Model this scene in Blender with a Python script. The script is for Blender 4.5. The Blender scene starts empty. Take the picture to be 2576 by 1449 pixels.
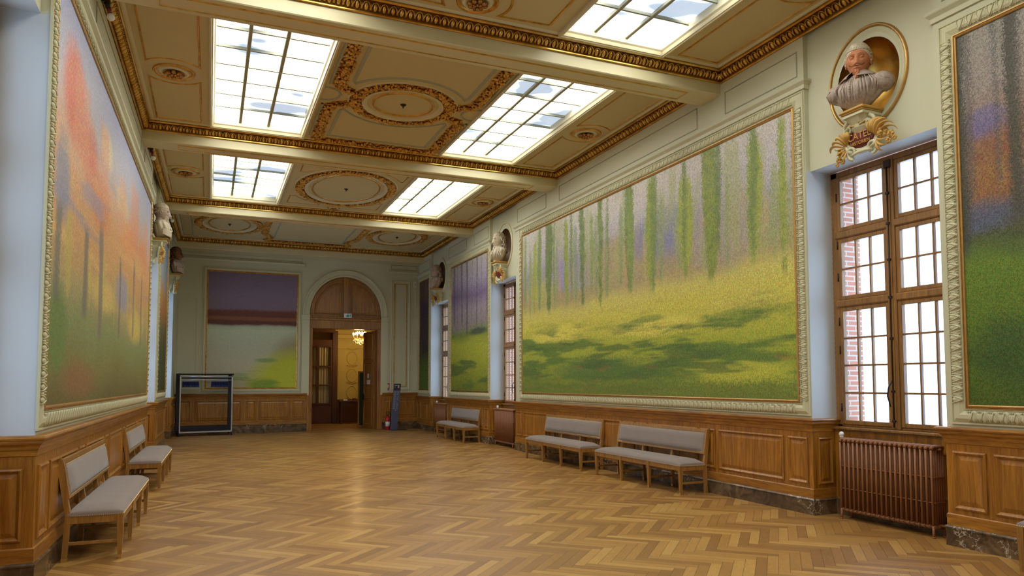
import bpy, math, random
from mathutils import Matrix, Vector
from math import sin, cos, pi, radians, sqrt, exp, atan2
random.seed(7)
C = bpy.context.scene.collection
SC = bpy.context.scene
I4 = Matrix.Identity(4)

# ------------------------------------------------------------------ mesh builder
class MB:
    def __init__(s, T=None):
        s.v = []; s.f = []; s.m = []; s.sm = []; s.T = T or I4; s.mi = 0; s.smooth = False
    def add(s, vs, fs, T=None, smooth=None):
        M = s.T @ T if T is not None else s.T
        o = len(s.v)
        s.v += [tuple(M @ Vector(p)) for p in vs]
        s.f += [tuple(i + o for i in f) for f in fs]
        s.m += [s.mi] * len(fs)
        s.sm += [s.smooth if smooth is None else smooth] * len(fs)
    def box(s, x0, x1, y0, y1, z0, z1, b=0.0, T=None):
        if x0 > x1: x0, x1 = x1, x0
        if y0 > y1: y0, y1 = y1, y0
        if z0 > z1: z0, z1 = z1, z0
        if b <= 0:
            vs = [(x0,y0,z0),(x1,y0,z0),(x1,y1,z0),(x0,y1,z0),(x0,y0,z1),(x1,y0,z1),(x1,y1,z1),(x0,y1,z1)]
            fs = [(0,3,2,1),(4,5,6,7),(0,1,5,4),(1,2,6,5),(2,3,7,6),(3,0,4,7)]
        else:
            b = min(b, (x1-x0)/2.01, (y1-y0)/2.01, (z1-z0)/2.01)
            def ring(z, i):
                return [(x0+i,y0,z),(x1-i,y0,z),(x1,y0+i,z),(x1,y1-i,z),(x1-i,y1,z),(x0+i,y1,z),(x0,y1-i,z),(x0,y0+i,z)]
            def inner(z):
                return [(x0+b,y0+b,z),(x1-b,y0+b,z),(x1-b,y0+b,z),(x1-b,y1-b,z),(x1-b,y1-b,z),(x0+b,y1-b,z),(x0+b,y1-b,z),(x0+b,y0+b,z)]
            vs = inner(z0) + ring(z0+b, b) + ring(z1-b, b) + inner(z1)
            fs = []
            for k in range(3):
                for i in range(8):
                    j = (i+1) % 8
                    fs.append((k*8+i, k*8+j, (k+1)*8+j, (k+1)*8+i))
            fs.append((6,4,2,0)); fs.append((24,26,28,30))
        s.add(vs, fs, T)
    def grid(s, rows, cu=False, cv=False, T=None, smooth=True, cap=False):
        n = len(rows); m = len(rows[0]); vs = [p for r in rows for p in r]; fs = []
        for i in range(n if cv else n-1):
            for j in range(m if cu else m-1):
                a = i*m+j; b = i*m+(j+1)%m; c = ((i+1)%n)*m+(j+1)%m; d = ((i+1)%n)*m+j
                fs.append((a,b,c,d))
        if cap:
            fs.append(tuple(range(m))[::-1]); fs.append(tuple((n-1)*m+j for j in range(m)))
        s.add(vs, fs, T, smooth)
    def cyl(s, x, y, z0, z1, r0, r1=None, n=16, T=None, smooth=True, sy=1):
        r1 = r0 if r1 is None else r1
        s.grid([[(x+r*cos(2*pi*k/n), y+sy*r*sin(2*pi*k/n), z) for k in range(n)] for z, r in ((z0,r0),(z1,r1))], cu=True, T=T, smooth=smooth, cap=True)
    def lathe(s, prof, n=24, T=None, sx=1, sy=1):
        s.grid([[(sx*r*cos(2*pi*k/n), sy*r*sin(2*pi*k/n), z) for k in range(n)] for r, z in prof], cu=True, T=T)
    def tube(s, pts, r, n=8, T=None, closed=False, rf=None, flat=1.0, smooth=True):
        P = [Vector(p) for p in pts]; N = len(P); rows = []
        up = None
        for i in range(N):
            a = P[(i-1) % N] if (closed or i > 0) else P[i]
            b = P[(i+1) % N] if (closed or i < N-1) else P[i]
            t = (b-a)
            if t.length < 1e-9: t = Vector((0,0,1))
            t.normalize()
            if up is None:
                up = Vector((0,0,1)) if abs(t.z) < .9 else Vector((0,1,0))
            x = up.cross(t)
            if x.length < 1e-6: x = Vector((1,0,0)).cross(t)
            x.normalize(); y = t.cross(x); up = y
            rr = r*(rf(i/(N-1)) if rf else 1)
            rows.append([tuple(P[i] + x*cos(2*pi*k/n)*rr + y*sin(2*pi*k/n)*rr*flat) for k in range(n)])
        s.grid(rows, cu=True, cv=closed, T=T, smooth=smooth, cap=not closed)
    def ell(s, c, r, n=10, m=7, T=None, noise=0):
        rows = []
        for i in range(m+1):
            ph = pi*i/m
            row = []
            for k in range(n):
                th = 2*pi*k/n
                q = 1 + (random.uniform(-noise, noise) if noise else 0)
                row.append((c[0]+r[0]*q*sin(ph)*cos(th), c[1]+r[1]*q*sin(ph)*sin(th), c[2]-r[2]*q*cos(ph)))
            rows.append(row)
        s.grid(rows, cu=True, T=T)
    def mould(s, poly, prof, closed=True, T=None, smooth=False):
        """poly: points (x,z) in local xz plane, prof: (a, d): a = offset to the left of travel, d = protrusion (local y)"""
        n = len(poly); rows = []
        P = [Vector((p[0], p[1])) for p in poly]
        for i in range(n):
            d0 = (P[i]-P[i-1]) if (closed or i > 0) else None
            d1 = (P[(i+1) % n]-P[i]) if (closed or i < n-1) else None
            if d0 is None: d0 = d1
            if d1 is None: d1 = d0
            d0 = d0.normalized(); d1 = d1.normalized()
            n0 = Vector((-d0.y, d0.x)); n1 = Vector((-d1.y, d1.x))
            mm = n0+n1
            if mm.length < 1e-6: mm = n0.copy()
            mm.normalize(); mm /= max(.3, mm.dot(n0))
            rows.append([(P[i].x+mm.x*a, d, P[i].y+mm.y*a) for a, d in prof])
        s.grid(rows, cv=closed, T=T, smooth=smooth)
    def plan(s, poly, prof, closed=False, T=None):
        """poly: plan points (x,y); prof: (protrusion, z)"""
        n = len(poly); rows = []
        P = [Vector((p[0], p[1])) for p in poly]
        for i in range(n):
            d0 = (P[i]-P[i-1]) if (closed or i > 0) else None
            d1 = (P[(i+1) % n]-P[i]) if (closed or i < n-1) else None
            if d0 is None: d0 = d1
            if d1 is None: d1 = d0
            d0 = d0.normalized(); d1 = d1.normalized()
            n0 = Vector((-d0.y, d0.x)); n1 = Vector((-d1.y, d1.x))
            mm = (n0+n1).normalized(); mm /= max(.3, mm.dot(n0))
            rows.append([(P[i].x+mm.x*a, P[i].y+mm.y*a, z) for a, z in prof])
        s.grid(rows, cv=closed, T=T, smooth=False)
    def build(s, name, mat, parent=None, **tags):
        me = bpy.data.meshes.new(name)
        me.from_pydata(s.v, [], s.f)
        for mm in (mat if isinstance(mat, (list, tuple)) else [mat]): me.materials.append(mm)
        me.polygons.foreach_set('material_index', s.m)
        me.polygons.foreach_set('use_smooth', s.sm)
        import bmesh
        bm = bmesh.new(); bm.from_mesh(me)
        bmesh.ops.remove_doubles(bm, verts=bm.verts, dist=1e-6)
        bmesh.ops.recalc_face_normals(bm, faces=bm.faces)
        bm.to_mesh(me); bm.free()
        me.update()
        o = bpy.data.objects.new(name, me); C.objects.link(o)
        if parent is not None: o.parent = parent
        for k, v in tags.items(): o[k] = v
        return o

def tag(o, label=None, cat=None, group=None, kind=None):
    if label: o['label'] = label
    if cat: o['category'] = cat
    if group: o['group'] = group
    if kind: o['kind'] = kind
    return o
def thing(name, M, label, cat, group=None):
    o = bpy.data.objects.new(name, None); C.objects.link(o)
    o.empty_display_size = .1
    o.matrix_world = M
    return tag(o, label, cat, group)
def copy_tree(o, parent=None):
    c = o.copy(); C.objects.link(c); c.parent = parent
    for ch in [x for x in bpy.data.objects if x.parent == o and x is not c]: copy_tree(ch, c)
    return c
def T3(x, y, z): return Matrix.Translation((x, y, z))
def frame(origin, a, n):
    a = Vector(a).normalized(); n = Vector(n).normalized(); z = Vector((0,0,1))
    M = Matrix(((a.x,n.x,z.x,origin[0]),(a.y,n.y,z.y,origin[1]),(a.z,n.z,z.z,origin[2]),(0,0,0,1)))
    return M
def circ(cx, cz, r, n=48, a0=0, a1=2*pi, rz=None, endpoint=False):
    rz = r if rz is None else rz
    k = n+1 if endpoint else n
    return [(cx+r*cos(a0+(a1-a0)*i/n), cz+rz*sin(a0+(a1-a0)*i/n)) for i in range(k)]

# ------------------------------------------------------------------ node helper
class NB:
    def __init__(s, name):
        s.mat = bpy.data.materials.new(name); s.mat.use_nodes = True
        s.t = s.mat.node_tree; s.n = s.t.nodes; s.l = s.t.links
        s.b = s.n['Principled BSDF']; s.out = s.n['Material Output']
    def new(s, typ, **kw):
        x = s.n.new(typ)
        for k, v in kw.items(): setattr(x, k, v)
        return x
    def link(s, a, b): s.l.new(a, b)
    def inp(s, sock, val):
        if isinstance(val, bpy.types.NodeSocket): s.l.new(val, sock)
        elif val is not None:
            if isinstance(val, (tuple, list)) and len(val) == 3 and sock.type == 'RGBA': val = (*val, 1)
            sock.default_value = val
    def m(s, op, a, b=None, c=None, clamp=False):
        x = s.new('ShaderNodeMath', operation=op); x.use_clamp = clamp
        s.inp(x.inputs[0], a); s.inp(x.inputs[1], b); s.inp(x.inputs[2], c)
        return x.outputs[0]
    def vm(s, op, a, b=None, scale=None):
        x = s.new('ShaderNodeVectorMath', operation=op)
        s.inp(x.inputs[0], a); s.inp(x.inputs[1], b)
        if scale is not None: s.inp(x.inputs[3], scale)
        return x.outputs['Value'] if op in ('LENGTH','DOT_PRODUCT','DISTANCE') else x.outputs[0]
    def noise(s, vec, scale=5, detail=3, rough=.5, dist=0, out='Fac'):
        x = s.new('ShaderNodeTexNoise'); s.inp(x.inputs['Vector'], vec)
        s.inp(x.inputs['Scale'], scale); x.inputs['Detail'].default_value = detail
        x.inputs['Roughness'].default_value = rough; x.inputs['Distortion'].default_value = dist
        return x.outputs[out]
    def obj(s): return s.new('ShaderNodeTexCoord').outputs['Object']
    def uv(s): return s.new('ShaderNodeTexCoord').outputs['UV']
    def geo(s): return s.new('ShaderNodeNewGeometry').outputs['Position']
    def mapping(s, vec, sc=(1,1,1), loc=(0,0,0), rot=(0,0,0)):
        x = s.new('ShaderNodeMapping'); s.inp(x.inputs[0], vec)
        x.inputs[1].default_value = loc; x.inputs[2].default_value = rot; x.inputs[3].default_value = sc
        return x.outputs[0]
    def ramp(s, f, stops, interp='LINEAR'):
        x = s.new('ShaderNodeValToRGB'); s.inp(x.inputs[0], f); cr = x.color_ramp; cr.interpolation = interp
        while len(cr.elements) > 1: cr.elements.remove(cr.elements[-1])
        cr.elements[0].position = stops[0][0]; cr.elements[0].color = (*stops[0][1], 1)
        for p, c in stops[1:]:
            e = cr.elements.new(p); e.color = (*c, 1)
        return x.outputs[0]
    def mix(s, f, a, b, blend='MIX'):
        x = s.new('ShaderNodeMix', data_type='RGBA', blend_type=blend)
        s.inp(x.inputs[0], f); s.inp(x.inputs[6], a); s.inp(x.inputs[7], b)
        return x.outputs[2]
    def hsv(s, col, h=.5, sa=1, v=1):
        x = s.new('ShaderNodeHueSaturation'); s.inp(x.inputs['Color'], col)
        s.inp(x.inputs['Hue'], h); s.inp(x.inputs['Saturation'], sa); s.inp(x.inputs['Value'], v)
        return x.outputs[0]
    def bump(s, h, strength=.3, dist=.01):
        x = s.new('ShaderNodeBump'); s.inp(x.inputs['Height'], h)
        x.inputs['Strength'].default_value = strength; x.inputs['Distance'].default_value = dist
        s.link(x.outputs[0], s.b.inputs['Normal'])
    def set(s, col=None, rough=None, metal=None, spec=None, coat=None, coatr=None, sheen=None):
        for k, v in (('Base Color',col),('Roughness',rough),('Metallic',metal),('Specular IOR Level',spec),('Coat Weight',coat),('Coat Roughness',coatr),('Sheen Weight',sheen)):
            if v is not None: s.inp(s.b.inputs[k], v)
        return s.mat
    def emit(s, col, st):
        s.inp(s.b.inputs['Emission Color'], col); s.inp(s.b.inputs['Emission Strength'], st)
def srgb(r, g, b):
    f = lambda c: (c/255/12.92) if c/255 <= .04045 else ((c/255+.055)/1.055)**2.4
    return (f(r), f(g), f(b))

def plaster(name, col, var=.04, rough=.6, spec=.3):
    b = NB(name); p = b.geo()
    n = b.noise(p, 1.3, 4, .6)
    c = b.mix(n, tuple(x*(1-var) for x in col), tuple(min(1, x*(1+var)) for x in col))
    b.bump(b.noise(p, 90, 2), .05, .002)
    return b.set(c, rough, spec=spec)
def wood(name, c0, c1, axis='z', rough=.35, coat=.3, scale=1.0):
    b = NB(name); p = b.geo()
    sc = {'z': (9,9,.7), 'h': (1.2,1.2,12), 'x': (.7,9,9), 'y': (9,.7,9)}[axis]
    q = b.mapping(p, tuple(x*scale for x in sc))
    n1 = b.noise(q, 2.2, 6, .62, .8); n2 = b.noise(b.mapping(p, tuple(x*scale*6 for x in sc)), 3, 4, .6)
    n3 = b.noise(p, .9, 2)
    f = b.m('ADD', b.m('MULTIPLY', n1, .75), b.m('MULTIPLY', n2, .25))
    c = b.ramp(f, [(.3, c0), (.52, tuple((x+y)/2 for x, y in zip(c0, c1))), (.68, c1)])
    c = b.hsv(c, .5, 1, b.m('ADD', .8, b.m('MULTIPLY', n3, .4)))
    b.bump(n2, .08, .003)
    return b.set(c, rough, coat=coat, coatr=.25)
def metal(name, col, rough=.35, dark=None, scale=30):
    b = NB(name); p = b.geo(); n = b.noise(p, scale, 3, .6)
    d = dark or tuple(x*.45 for x in col)
    c = b.ramp(n, [(.35, d), (.55, col), (.8, tuple(min(1, x*1.2) for x in col))])
    b.bump(n, .15, .004)
    return b.set(c, rough, 1.0)
def simple(name, col, rough=.5, met=0, spec=.4, var=.08, scale=8):
    b = NB(name); n = b.noise(b.geo(), scale, 3)
    c = b.mix(n, tuple(x*(1-var) for x in col), tuple(min(1, x*(1+var)) for x in col))
    return b.set(c, rough, met, spec)

M = {}
M['wall'] = plaster('green_cream_paint', (.60,.59,.415))
M['jamb'] = plaster('daylit_reveal_paint', (.56,.58,.575), rough=.45)  # wall paint made paler and cooler, window light put into its colour
M['ceil'] = plaster('ceiling_cream_paint', (.60,.505,.265))
M['ceilm'] = plaster('ceiling_moulding_paint', (.68,.62,.40), rough=.4, spec=.5)
M['beam'] = plaster('beam_paint', (.67,.61,.365), rough=.38, spec=.5)
M['celadon'] = plaster('celadon_line_paint', (.40,.41,.30))
M['groove'] = plaster('moulding_shadow_paint', (.36,.35,.25))
M['ornament'] = plaster('plaster_relief_paint', (.60,.575,.37))
M['oak'] = wood('oak_vertical', (.17,.055,.006), (.52,.225,.024), 'z')
M['oakh'] = wood('oak_horizontal', (.17,.055,.006), (.52,.225,.024), 'h')
M['oakwin'] = wood('window_oak', (.15,.068,.016), (.40,.195,.052), 'z', .4)
M['oakdoor'] = wood('door_oak', (.17,.060,.010), (.48,.205,.04), 'z', .35)
M['oakbench'] = wood('bench_oak', (.22,.095,.016), (.46,.235,.055), 'z', .35)
M['brass'] = simple('brass', (.72,.5,.2), .3, 1)
M['gold'] = metal('gilding', (.74,.47,.12), .34, (.55,.31,.06), 5)
M['oldgold'] = simple('aged_gilt_fillet', (.50,.29,.09), .36, .55, .5, .25, 20)
M['goldshade'] = metal('gilding_recess_shade', (.20,.095,.018), .55, (.14,.06,.01), 5)  # dark gold puts the shade between the eggs into the colour
M['golddeep'] = metal('gilding_deep', (.70,.40,.10), .40, (.50,.26,.055), 6)
M['bronze'] = metal('bronze_gilding', (.50,.27,.09), .42, (.30,.14,.04), 8)
M['fabric'] = None
b = NB('greige_upholstery'); p = b.geo(); w = b.noise(p, 380, 2); n = b.noise(p, 6, 3)
c = b.mix(w, (.215,.172,.148), (.30,.245,.215)); c = b.hsv(c, .5, 1, b.m('ADD', .9, b.m('MULTIPLY', n, .2)))
b.bump(w, .12, .001); M['fabric'] = b.set(c, .9, sheen=.25)
M['radiator'] = simple('brown_radiator_enamel', (.27,.105,.038), .4, 0, .5)
M['white'] = simple('white_enamel', (.8,.8,.78), .35)
M['black'] = simple('black_metal', (.025,.022,.03), .35, .3)
M['silver'] = simple('silver_tube', (.62,.64,.70), .3, .85)
M['navy'] = simple('navy_plastic', (.012,.02,.09), .35)
M['maroon'] = simple('maroon_plaque', (.16,.022,.02), .3, 0, .6)
M['goldpaint'] = simple('gold_letter_paint', (.56,.33,.08), .45)
M['red'] = simple('red_enamel', (.55,.02,.02), .35)
M['totem'] = simple('slate_blue_board', (.085,.088,.15), .5)
M['totemtext'] = simple('grey_board_print', (.30,.31,.38), .6)
M['totemdark'] = simple('dark_board_header', (.02,.022,.04), .5)
M['amber'] = simple('amber_print', (.75,.45,.15), .6)
M['green'] = simple('exit_green', (.05,.35,.22), .5)
M['paper'] = simple('white_paper', (.75,.76,.74), .7)
M['blue'] = simple('blue_print', (.05,.12,.55), .6)
M['iron'] = simple('dark_iron', (.05,.035,.028), .45, .6)
M['terracotta'] = simple('painted_terracotta_skin', (.55,.22,.10), .5, var=.12, scale=14)
M['eyepaint'] = simple('painted_eye', (.42,.24,.16), .35)
M['stone'] = simple('greige_carved_stone', (.42,.335,.27), .6, var=.45, scale=34)
M['stonelight'] = simple('pale_carved_stone', (.58,.50,.36), .6, var=.22, scale=16)
M['stonepink'] = simple('pinkish_carved_stone', (.52,.40,.32), .6, var=.25, scale=16)
M['darkbronze'] = simple('dark_bronze_patina', (.20,.10,.045), .45, .4, var=.35, scale=16)
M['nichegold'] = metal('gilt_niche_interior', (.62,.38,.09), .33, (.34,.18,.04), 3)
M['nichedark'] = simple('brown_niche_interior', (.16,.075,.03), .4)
M['yellow'] = plaster('yellow_room_paint', (.54,.43,.13))
M['yellowm'] = plaster('yellow_relief_paint', (.50,.36,.10))
M['umber'] = simple('umber_stain', (.09,.03,.012), .5)
M['darkgreen'] = simple('dark_green_baize', (.012,.035,.018), .8)
M['curtain'] = simple('cream_net_curtain', (.50,.43,.28), .9)
M['groutdark'] = simple('dark_recess', (.03,.025,.02), .8)

# marble baseboard
b = NB('brown_veined_marble'); p = b.geo()
n = b.noise(p, 3.5, 6, .65, 1.5); v = b.new('ShaderNodeTexVoronoi', feature='DISTANCE_TO_EDGE')
b.link(b.vm('ADD', b.vm('SCALE', p, scale=1.0), b.vm('SCALE', b.noise(p, 5, 4, .6, out='Color'), scale=.5)), v.inputs['Vector']); v.inputs['Scale'].default_value = 7
vein = b.m('SUBTRACT', 1, b.m('MULTIPLY', v.outputs['Distance'], 22), clamp=True)
mask = b.m('GREATER_THAN', b.noise(p, 2.3, 2), .62)
c = b.ramp(n, [(.3, (.035,.022,.012)), (.5, (.12,.072,.036)), (.7, (.24,.155,.08))])
c = b.mix(b.m('MULTIPLY', vein, b.m('MULTIPLY', mask, .8)), c, (.62,.55,.42))
M['marble'] = b.set(c, .22, spec=.5)

# herringbone floor
def floor_mat():
    b = NB('herringbone_oak'); p = b.geo(); W = .094; n = 7
    q = b.mapping(p, (1/W,)*3, (100.3, 100.7, 0), (0,0,radians(43)))
    sp = b.new('ShaderNodeSeparateXYZ'); b.link(q, sp.inputs[0])
    u, v = sp.outputs[0], sp.outputs[1]
    u = b.m('ADD', u, 400.0); v = b.m('ADD', v, 400.0)
    i = b.m('FLOOR', u); j = b.m('FLOOR', v)
    k = b.m('FLOORED_MODULO', b.m('SUBTRACT', i, j), 2*n)
    hz = b.m('LESS_THAN', k, n-.5)
    # horizontal
    hx = b.m('SUBTRACT', i, k); hal = b.m('SUBTRACT', u, hx); hac = b.m('SUBTRACT', v, j)
    mm = b.m('SUBTRACT', 2*n-1, k); vy = b.m('SUBTRACT', j, mm); val = b.m('SUBTRACT', v, vy); vac = b.m('SUBTRACT', u, i)
    def sel(a, c): return b.m('ADD', b.m('MULTIPLY', hz, a), b.m('MULTIPLY', b.m('SUBTRACT', 1, hz), c))
    al = sel(hal, val); ac = sel(hac, vac)
    ida = sel(hx, i); idb = sel(j, vy)
    cid = b.new('ShaderNodeCombineXYZ'); b.link(ida, cid.inputs[0]); b.link(idb, cid.inputs[1]); b.link(hz, cid.inputs[2])
    wn = b.new('ShaderNodeTexWhiteNoise', noise_dimensions='3D'); b.link(cid.outputs[0], wn.inputs[0])
    rnd = wn.outputs['Value']
    gv = b.new('ShaderNodeCombineXYZ')
    b.link(b.m('MULTIPLY', al, .22), gv.inputs[0]); b.link(b.m('MULTIPLY', ac, 1.6), gv.inputs[1]); b.link(b.m('MULTIPLY', rnd, 77), gv.inputs[2])
    g1 = b.noise(gv.outputs[0], 2.2, 4, .6, 1.2)
    g2 = b.noise(b.mapping(gv.outputs[0], (1.5,7,1)), 3, 3, .6)
    base = b.ramp(rnd, [(0, (.25,.115,.026)), (.3, (.325,.158,.035)), (.7, (.40,.205,.046)), (1, (.50,.285,.072))])
    f = b.m('ADD', b.m('MULTIPLY', g1, .55), b.m('MULTIPLY', g2, .45))
    c = b.hsv(base, .5, 1, b.m('ADD', .42, b.m('MULTIPLY', f, 1.18)))
    big = b.noise(p, .5, 3)
    c = b.mix(b.m('MULTIPLY', b.m('SUBTRACT', big, .35, clamp=True), .6), c, (.36,.20,.085))
    e = b.m('MINIMUM', b.m('MINIMUM', ac, b.m('SUBTRACT', 1, ac)), b.m('MINIMUM', al, b.m('SUBTRACT', n, al)))
    gap = b.m('SUBTRACT', 1, b.m('MULTIPLY', e, 26), clamp=True)
    c = b.mix(b.m('MULTIPLY', gap, .9), c, (.06,.03,.012))
    b.bump(b.m('ADD', b.m('MULTIPLY', f, .25), b.m('SUBTRACT', b.m('MULTIPLY', rnd, .35), gap)), .25, .0015)
    r = b.m('ADD', .27, b.m('MULTIPLY', b.m('ADD', b.noise(p, 3, 4), f), .14))
    return b.set(c, r, spec=.5, coat=.12, coatr=.2)
M['floor'] = floor_mat()

# brick
b = NB('pink_brick'); br = b.new('ShaderNodeTexBrick'); p = b.geo()
q = b.new('ShaderNodeSeparateXYZ'); b.link(p, q.inputs[0]); cv = b.new('ShaderNodeCombineXYZ')
b.link(b.m('ADD', q.outputs[0], q.outputs[1]), cv.inputs[0]); b.link(q.outputs[2], cv.inputs[1]); b.link(cv.outputs[0], br.inputs[0])
br.inputs['Color1'].default_value = (.60,.24,.15,1); br.inputs['Color2'].default_value = (.50,.20,.13,1); br.inputs['Mortar'].default_value = (.6,.5,.42,1)
br.inputs['Scale'].default_value = 3.2; br.inputs['Brick Width'].default_value = .8; br.inputs['Row Height'].default_value = .2; br.inputs['Mortar Size'].default_value = .03
M['brick'] = b.set(br.outputs[0], .85)

# window glass: clear pane
b = NB('clear_window_glass')
tr = b.new('ShaderNodeBsdfTransparent'); gl = b.new('ShaderNodeBsdfGlossy'); gl.inputs['Roughness'].default_value = .03
fr = b.new('ShaderNodeFresnel'); fr.inputs[0].default_value = 1.45; mx = b.new('ShaderNodeMixShader')
gm = b.new('ShaderNodeNewGeometry'); b.link(b.m('MULTIPLY', fr.outputs[0], b.m('SUBTRACT', 1, gm.outputs['Backfacing'])), mx.inputs[0]); b.link(tr.outputs[0], mx.inputs[1]); b.link(gl.outputs[0], mx.inputs[2]); b.link(mx.outputs[0], b.out.inputs[0])
M['glass'] = b.mat
# frosted skylight pane lit by the sky behind it
SKY = 4.3
b = NB('frosted_skylight_glass'); p = b.geo()
n1 = b.noise(b.mapping(p, (.55,.8,1), (3.1,1.7,0)), 1.4, 2, .5)
f = b.m('MULTIPLY', b.m('SUBTRACT', n1, .37, clamp=True), 9, clamp=True)
col = b.mix(f, (.40,.56,.78), (1,.985,.93))
b.set((.75,.8,.85), .25); b.emit(col, b.m('ADD', SKY*.11, b.m('MULTIPLY', f, SKY*.89)))
M['skyglass'] = b.mat
b = NB('warm_bulb'); b.set((1,.9,.6), .3); b.emit((1,.72,.32), 16); M['bulb'] = b.mat
b = NB('crystal_drops'); b.set((.9,.75,.4), .1, .3); b.emit((1,.62,.2), 1.2); M['crystal'] = b.mat

# ------------------------------------------------------------------ painting material
def painting(name, w, h, stops, amp, feats=(), streaks=(), dab=.035, jit=.05, warp=.12, hue=.05, val=.35, seed=0, trees=(), bands=()):
    """generic dabbed landscape colour field; u,v in 0..1, feats: (u,v,ru,rv,col,k)"""
    b = NB(name); uv = b.uv(); P = b.mapping(uv, (w,h,1), (seed*3.7, seed*1.9, 0))
    vo = b.new('ShaderNodeTexVoronoi'); b.link(b.mapping(P, (1.25,1,1)), vo.inputs['Vector']); vo.inputs['Scale'].default_value = 1/dab
    jc = b.vm('SUBTRACT', vo.outputs['Color'], (.5,.5,.5))
    q = b.vm('ADD', uv, b.vm('MULTIPLY', jc, (jit/w, jit/h, 0)))
    wn = b.vm('SUBTRACT', b.noise(P, .9, 4, .6, out='Color'), (.5,.5,.5))
    q = b.vm('ADD', q, b.vm('MULTIPLY', wn, (warp*1.6/w, warp/h, 0)))
    s = b.new('ShaderNodeSeparateXYZ'); b.link(q, s.inputs[0]); u, v = s.outputs[0], s.outputs[1]
    n = b.noise(b.mapping(P, (.5,1,1)), 1.1, 4, .55)
    f = b.m('ADD', v, b.m('MULTIPLY', b.m('SUBTRACT', n, .5), amp))
    col = b.ramp(f, stops)
    for (fu, fv, ru, rv, fc, k) in feats:
        du = b.m('DIVIDE', b.m('SUBTRACT', u, fu), ru); dv = b.m('DIVIDE', b.m('SUBTRACT', v, fv), rv)
        d = b.m('ADD', b.m('MULTIPLY', du, du), b.m('MULTIPLY', dv, dv))
        mk = b.m('MULTIPLY', b.m('SUBTRACT', 1.25, d, clamp=True), k*1.2, clamp=True)
        col = b.mix(mk, col, fc)
    for (rot, sl, ss, thr, fc, k, v0, v1) in bands:
        x = b.noise(b.mapping(P, (sl, ss, 1), (rot*9, sl*7, 0), (0,0,radians(rot))), 1.0, 3, .55)
        mk = b.m('MULTIPLY', b.m('SUBTRACT', x, thr, clamp=True), 12, clamp=True)
        lo = b.m('MULTIPLY', b.m('SUBTRACT', v, v0), 9, clamp=True); hi = b.m('MULTIPLY', b.m('SUBTRACT', v1, v), 9, clamp=True)
        col = b.mix(b.m('MULTIPLY', b.m('MULTIPLY', mk, k), b.m('MULTIPLY', lo, hi)), col, fc)
    for (dens, v0, v1, wid, taper, fa, fb, k, sd) in trees:
        s0 = b.new('ShaderNodeSeparateXYZ'); b.link(b.vm('ADD', uv, b.vm('MULTIPLY', jc, (jit*1.2/w, jit*1.6/h, 0))), s0.inputs[0])
        wob = b.m('MULTIPLY', b.m('SUBTRACT', b.noise(b.mapping(P, (.6,.8,1), (sd,0,0)), 1.0, 2), .5), .22)
        x = b.m('ADD', b.m('MULTIPLY', s0.outputs[0], w*dens), b.m('ADD', wob, sd)); vv = s0.outputs[1]
        cc = b.m('FLOOR', x); fx = b.m('SUBTRACT', x, cc)
        wnn = b.new('ShaderNodeTexWhiteNoise', noise_dimensions='1D'); b.link(cc, wnn.inputs['W'])
        r = b.new('ShaderNodeSeparateXYZ'); b.link(wnn.outputs['Color'], r.inputs[0])
        top = b.m('SUBTRACT', v1, b.m('MULTIPLY', r.outputs[2], (v1-v0)*.28)); bot = b.m('ADD', v0, b.m('MULTIPLY', r.outputs[0], (v1-v0)*.14))
        hh = b.m('DIVIDE', b.m('SUBTRACT', vv, bot), b.m('SUBTRACT', top, bot))
        half = b.m('MULTIPLY', b.m('ADD', .55, b.m('MULTIPLY', r.outputs[1], .8)), wid)
        if taper: half = b.m('MULTIPLY', half, b.m('ADD', .30, b.m('MULTIPLY', b.m('MULTIPLY', hh, b.m('SUBTRACT', 1.15, hh), clamp=True), 2.6)))
        rag = b.m('MULTIPLY', b.m('SUBTRACT', b.noise(b.mapping(P, (1,.7,1)), 7, 4, .7), .5), wid*(1.5 if taper else .5))
        d = b.m('ADD', b.m('ABSOLUTE', b.m('SUBTRACT', fx, b.m('ADD', .3, b.m('MULTIPLY', r.outputs[0], .4)))), rag)
        mk = b.m('MULTIPLY', b.m('SUBTRACT', half, d), 16, clamp=True)
        mk = b.m('MULTIPLY', mk, b.m('MULTIPLY', b.m('MULTIPLY', hh, 14, clamp=True), b.m('MULTIPLY', b.m('SUBTRACT', 1, hh), 9, clamp=True)))
        fc = b.mix(b.m('ADD', b.m('MULTIPLY', r.outputs[2], .6), b.m('MULTIPLY', b.m('SUBTRACT', b.noise(P, 6, 4, .7), .35), .9), clamp=True), fa, fb)
        col = b.mix(b.m('MULTIPLY', mk, k), col, fc)
    for (us, v0, v1, thr, fc, k, sd) in streaks:   # random upright strokes, us = strokes per metre
        q2 = b.mapping(P, (us, .10, 1), (sd, 0, sd))
        x = b.noise(q2, 1.0, 2, .5)
        mk = b.m('MULTIPLY', b.m('SUBTRACT', x, thr, clamp=True), 14, clamp=True)
        lo = b.m('MULTIPLY', b.m('SUBTRACT', v, v0), 14, clamp=True); hi = b.m('MULTIPLY', b.m('SUBTRACT', v1, v), 10, clamp=True)
        mk = b.m('MULTIPLY', b.m('MULTIPLY', mk, k), b.m('MULTIPLY', lo, hi))
        col = b.mix(mk, col, fc)
    sc = b.new('ShaderNodeSeparateXYZ'); b.link(vo.outputs['Color'], sc.inputs[0])
    col = b.hsv(col, b.m('ADD', .5, b.m('MULTIPLY', b.m('SUBTRACT', sc.outputs[0], .5), hue)), 1.0,
                b.m('ADD', 1-val/2, b.m('MULTIPLY', sc.outputs[1], val)))
    b.bump(vo.outputs['Distance'], .2, .003)
    return b.set(col, .55, spec=.25)

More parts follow.
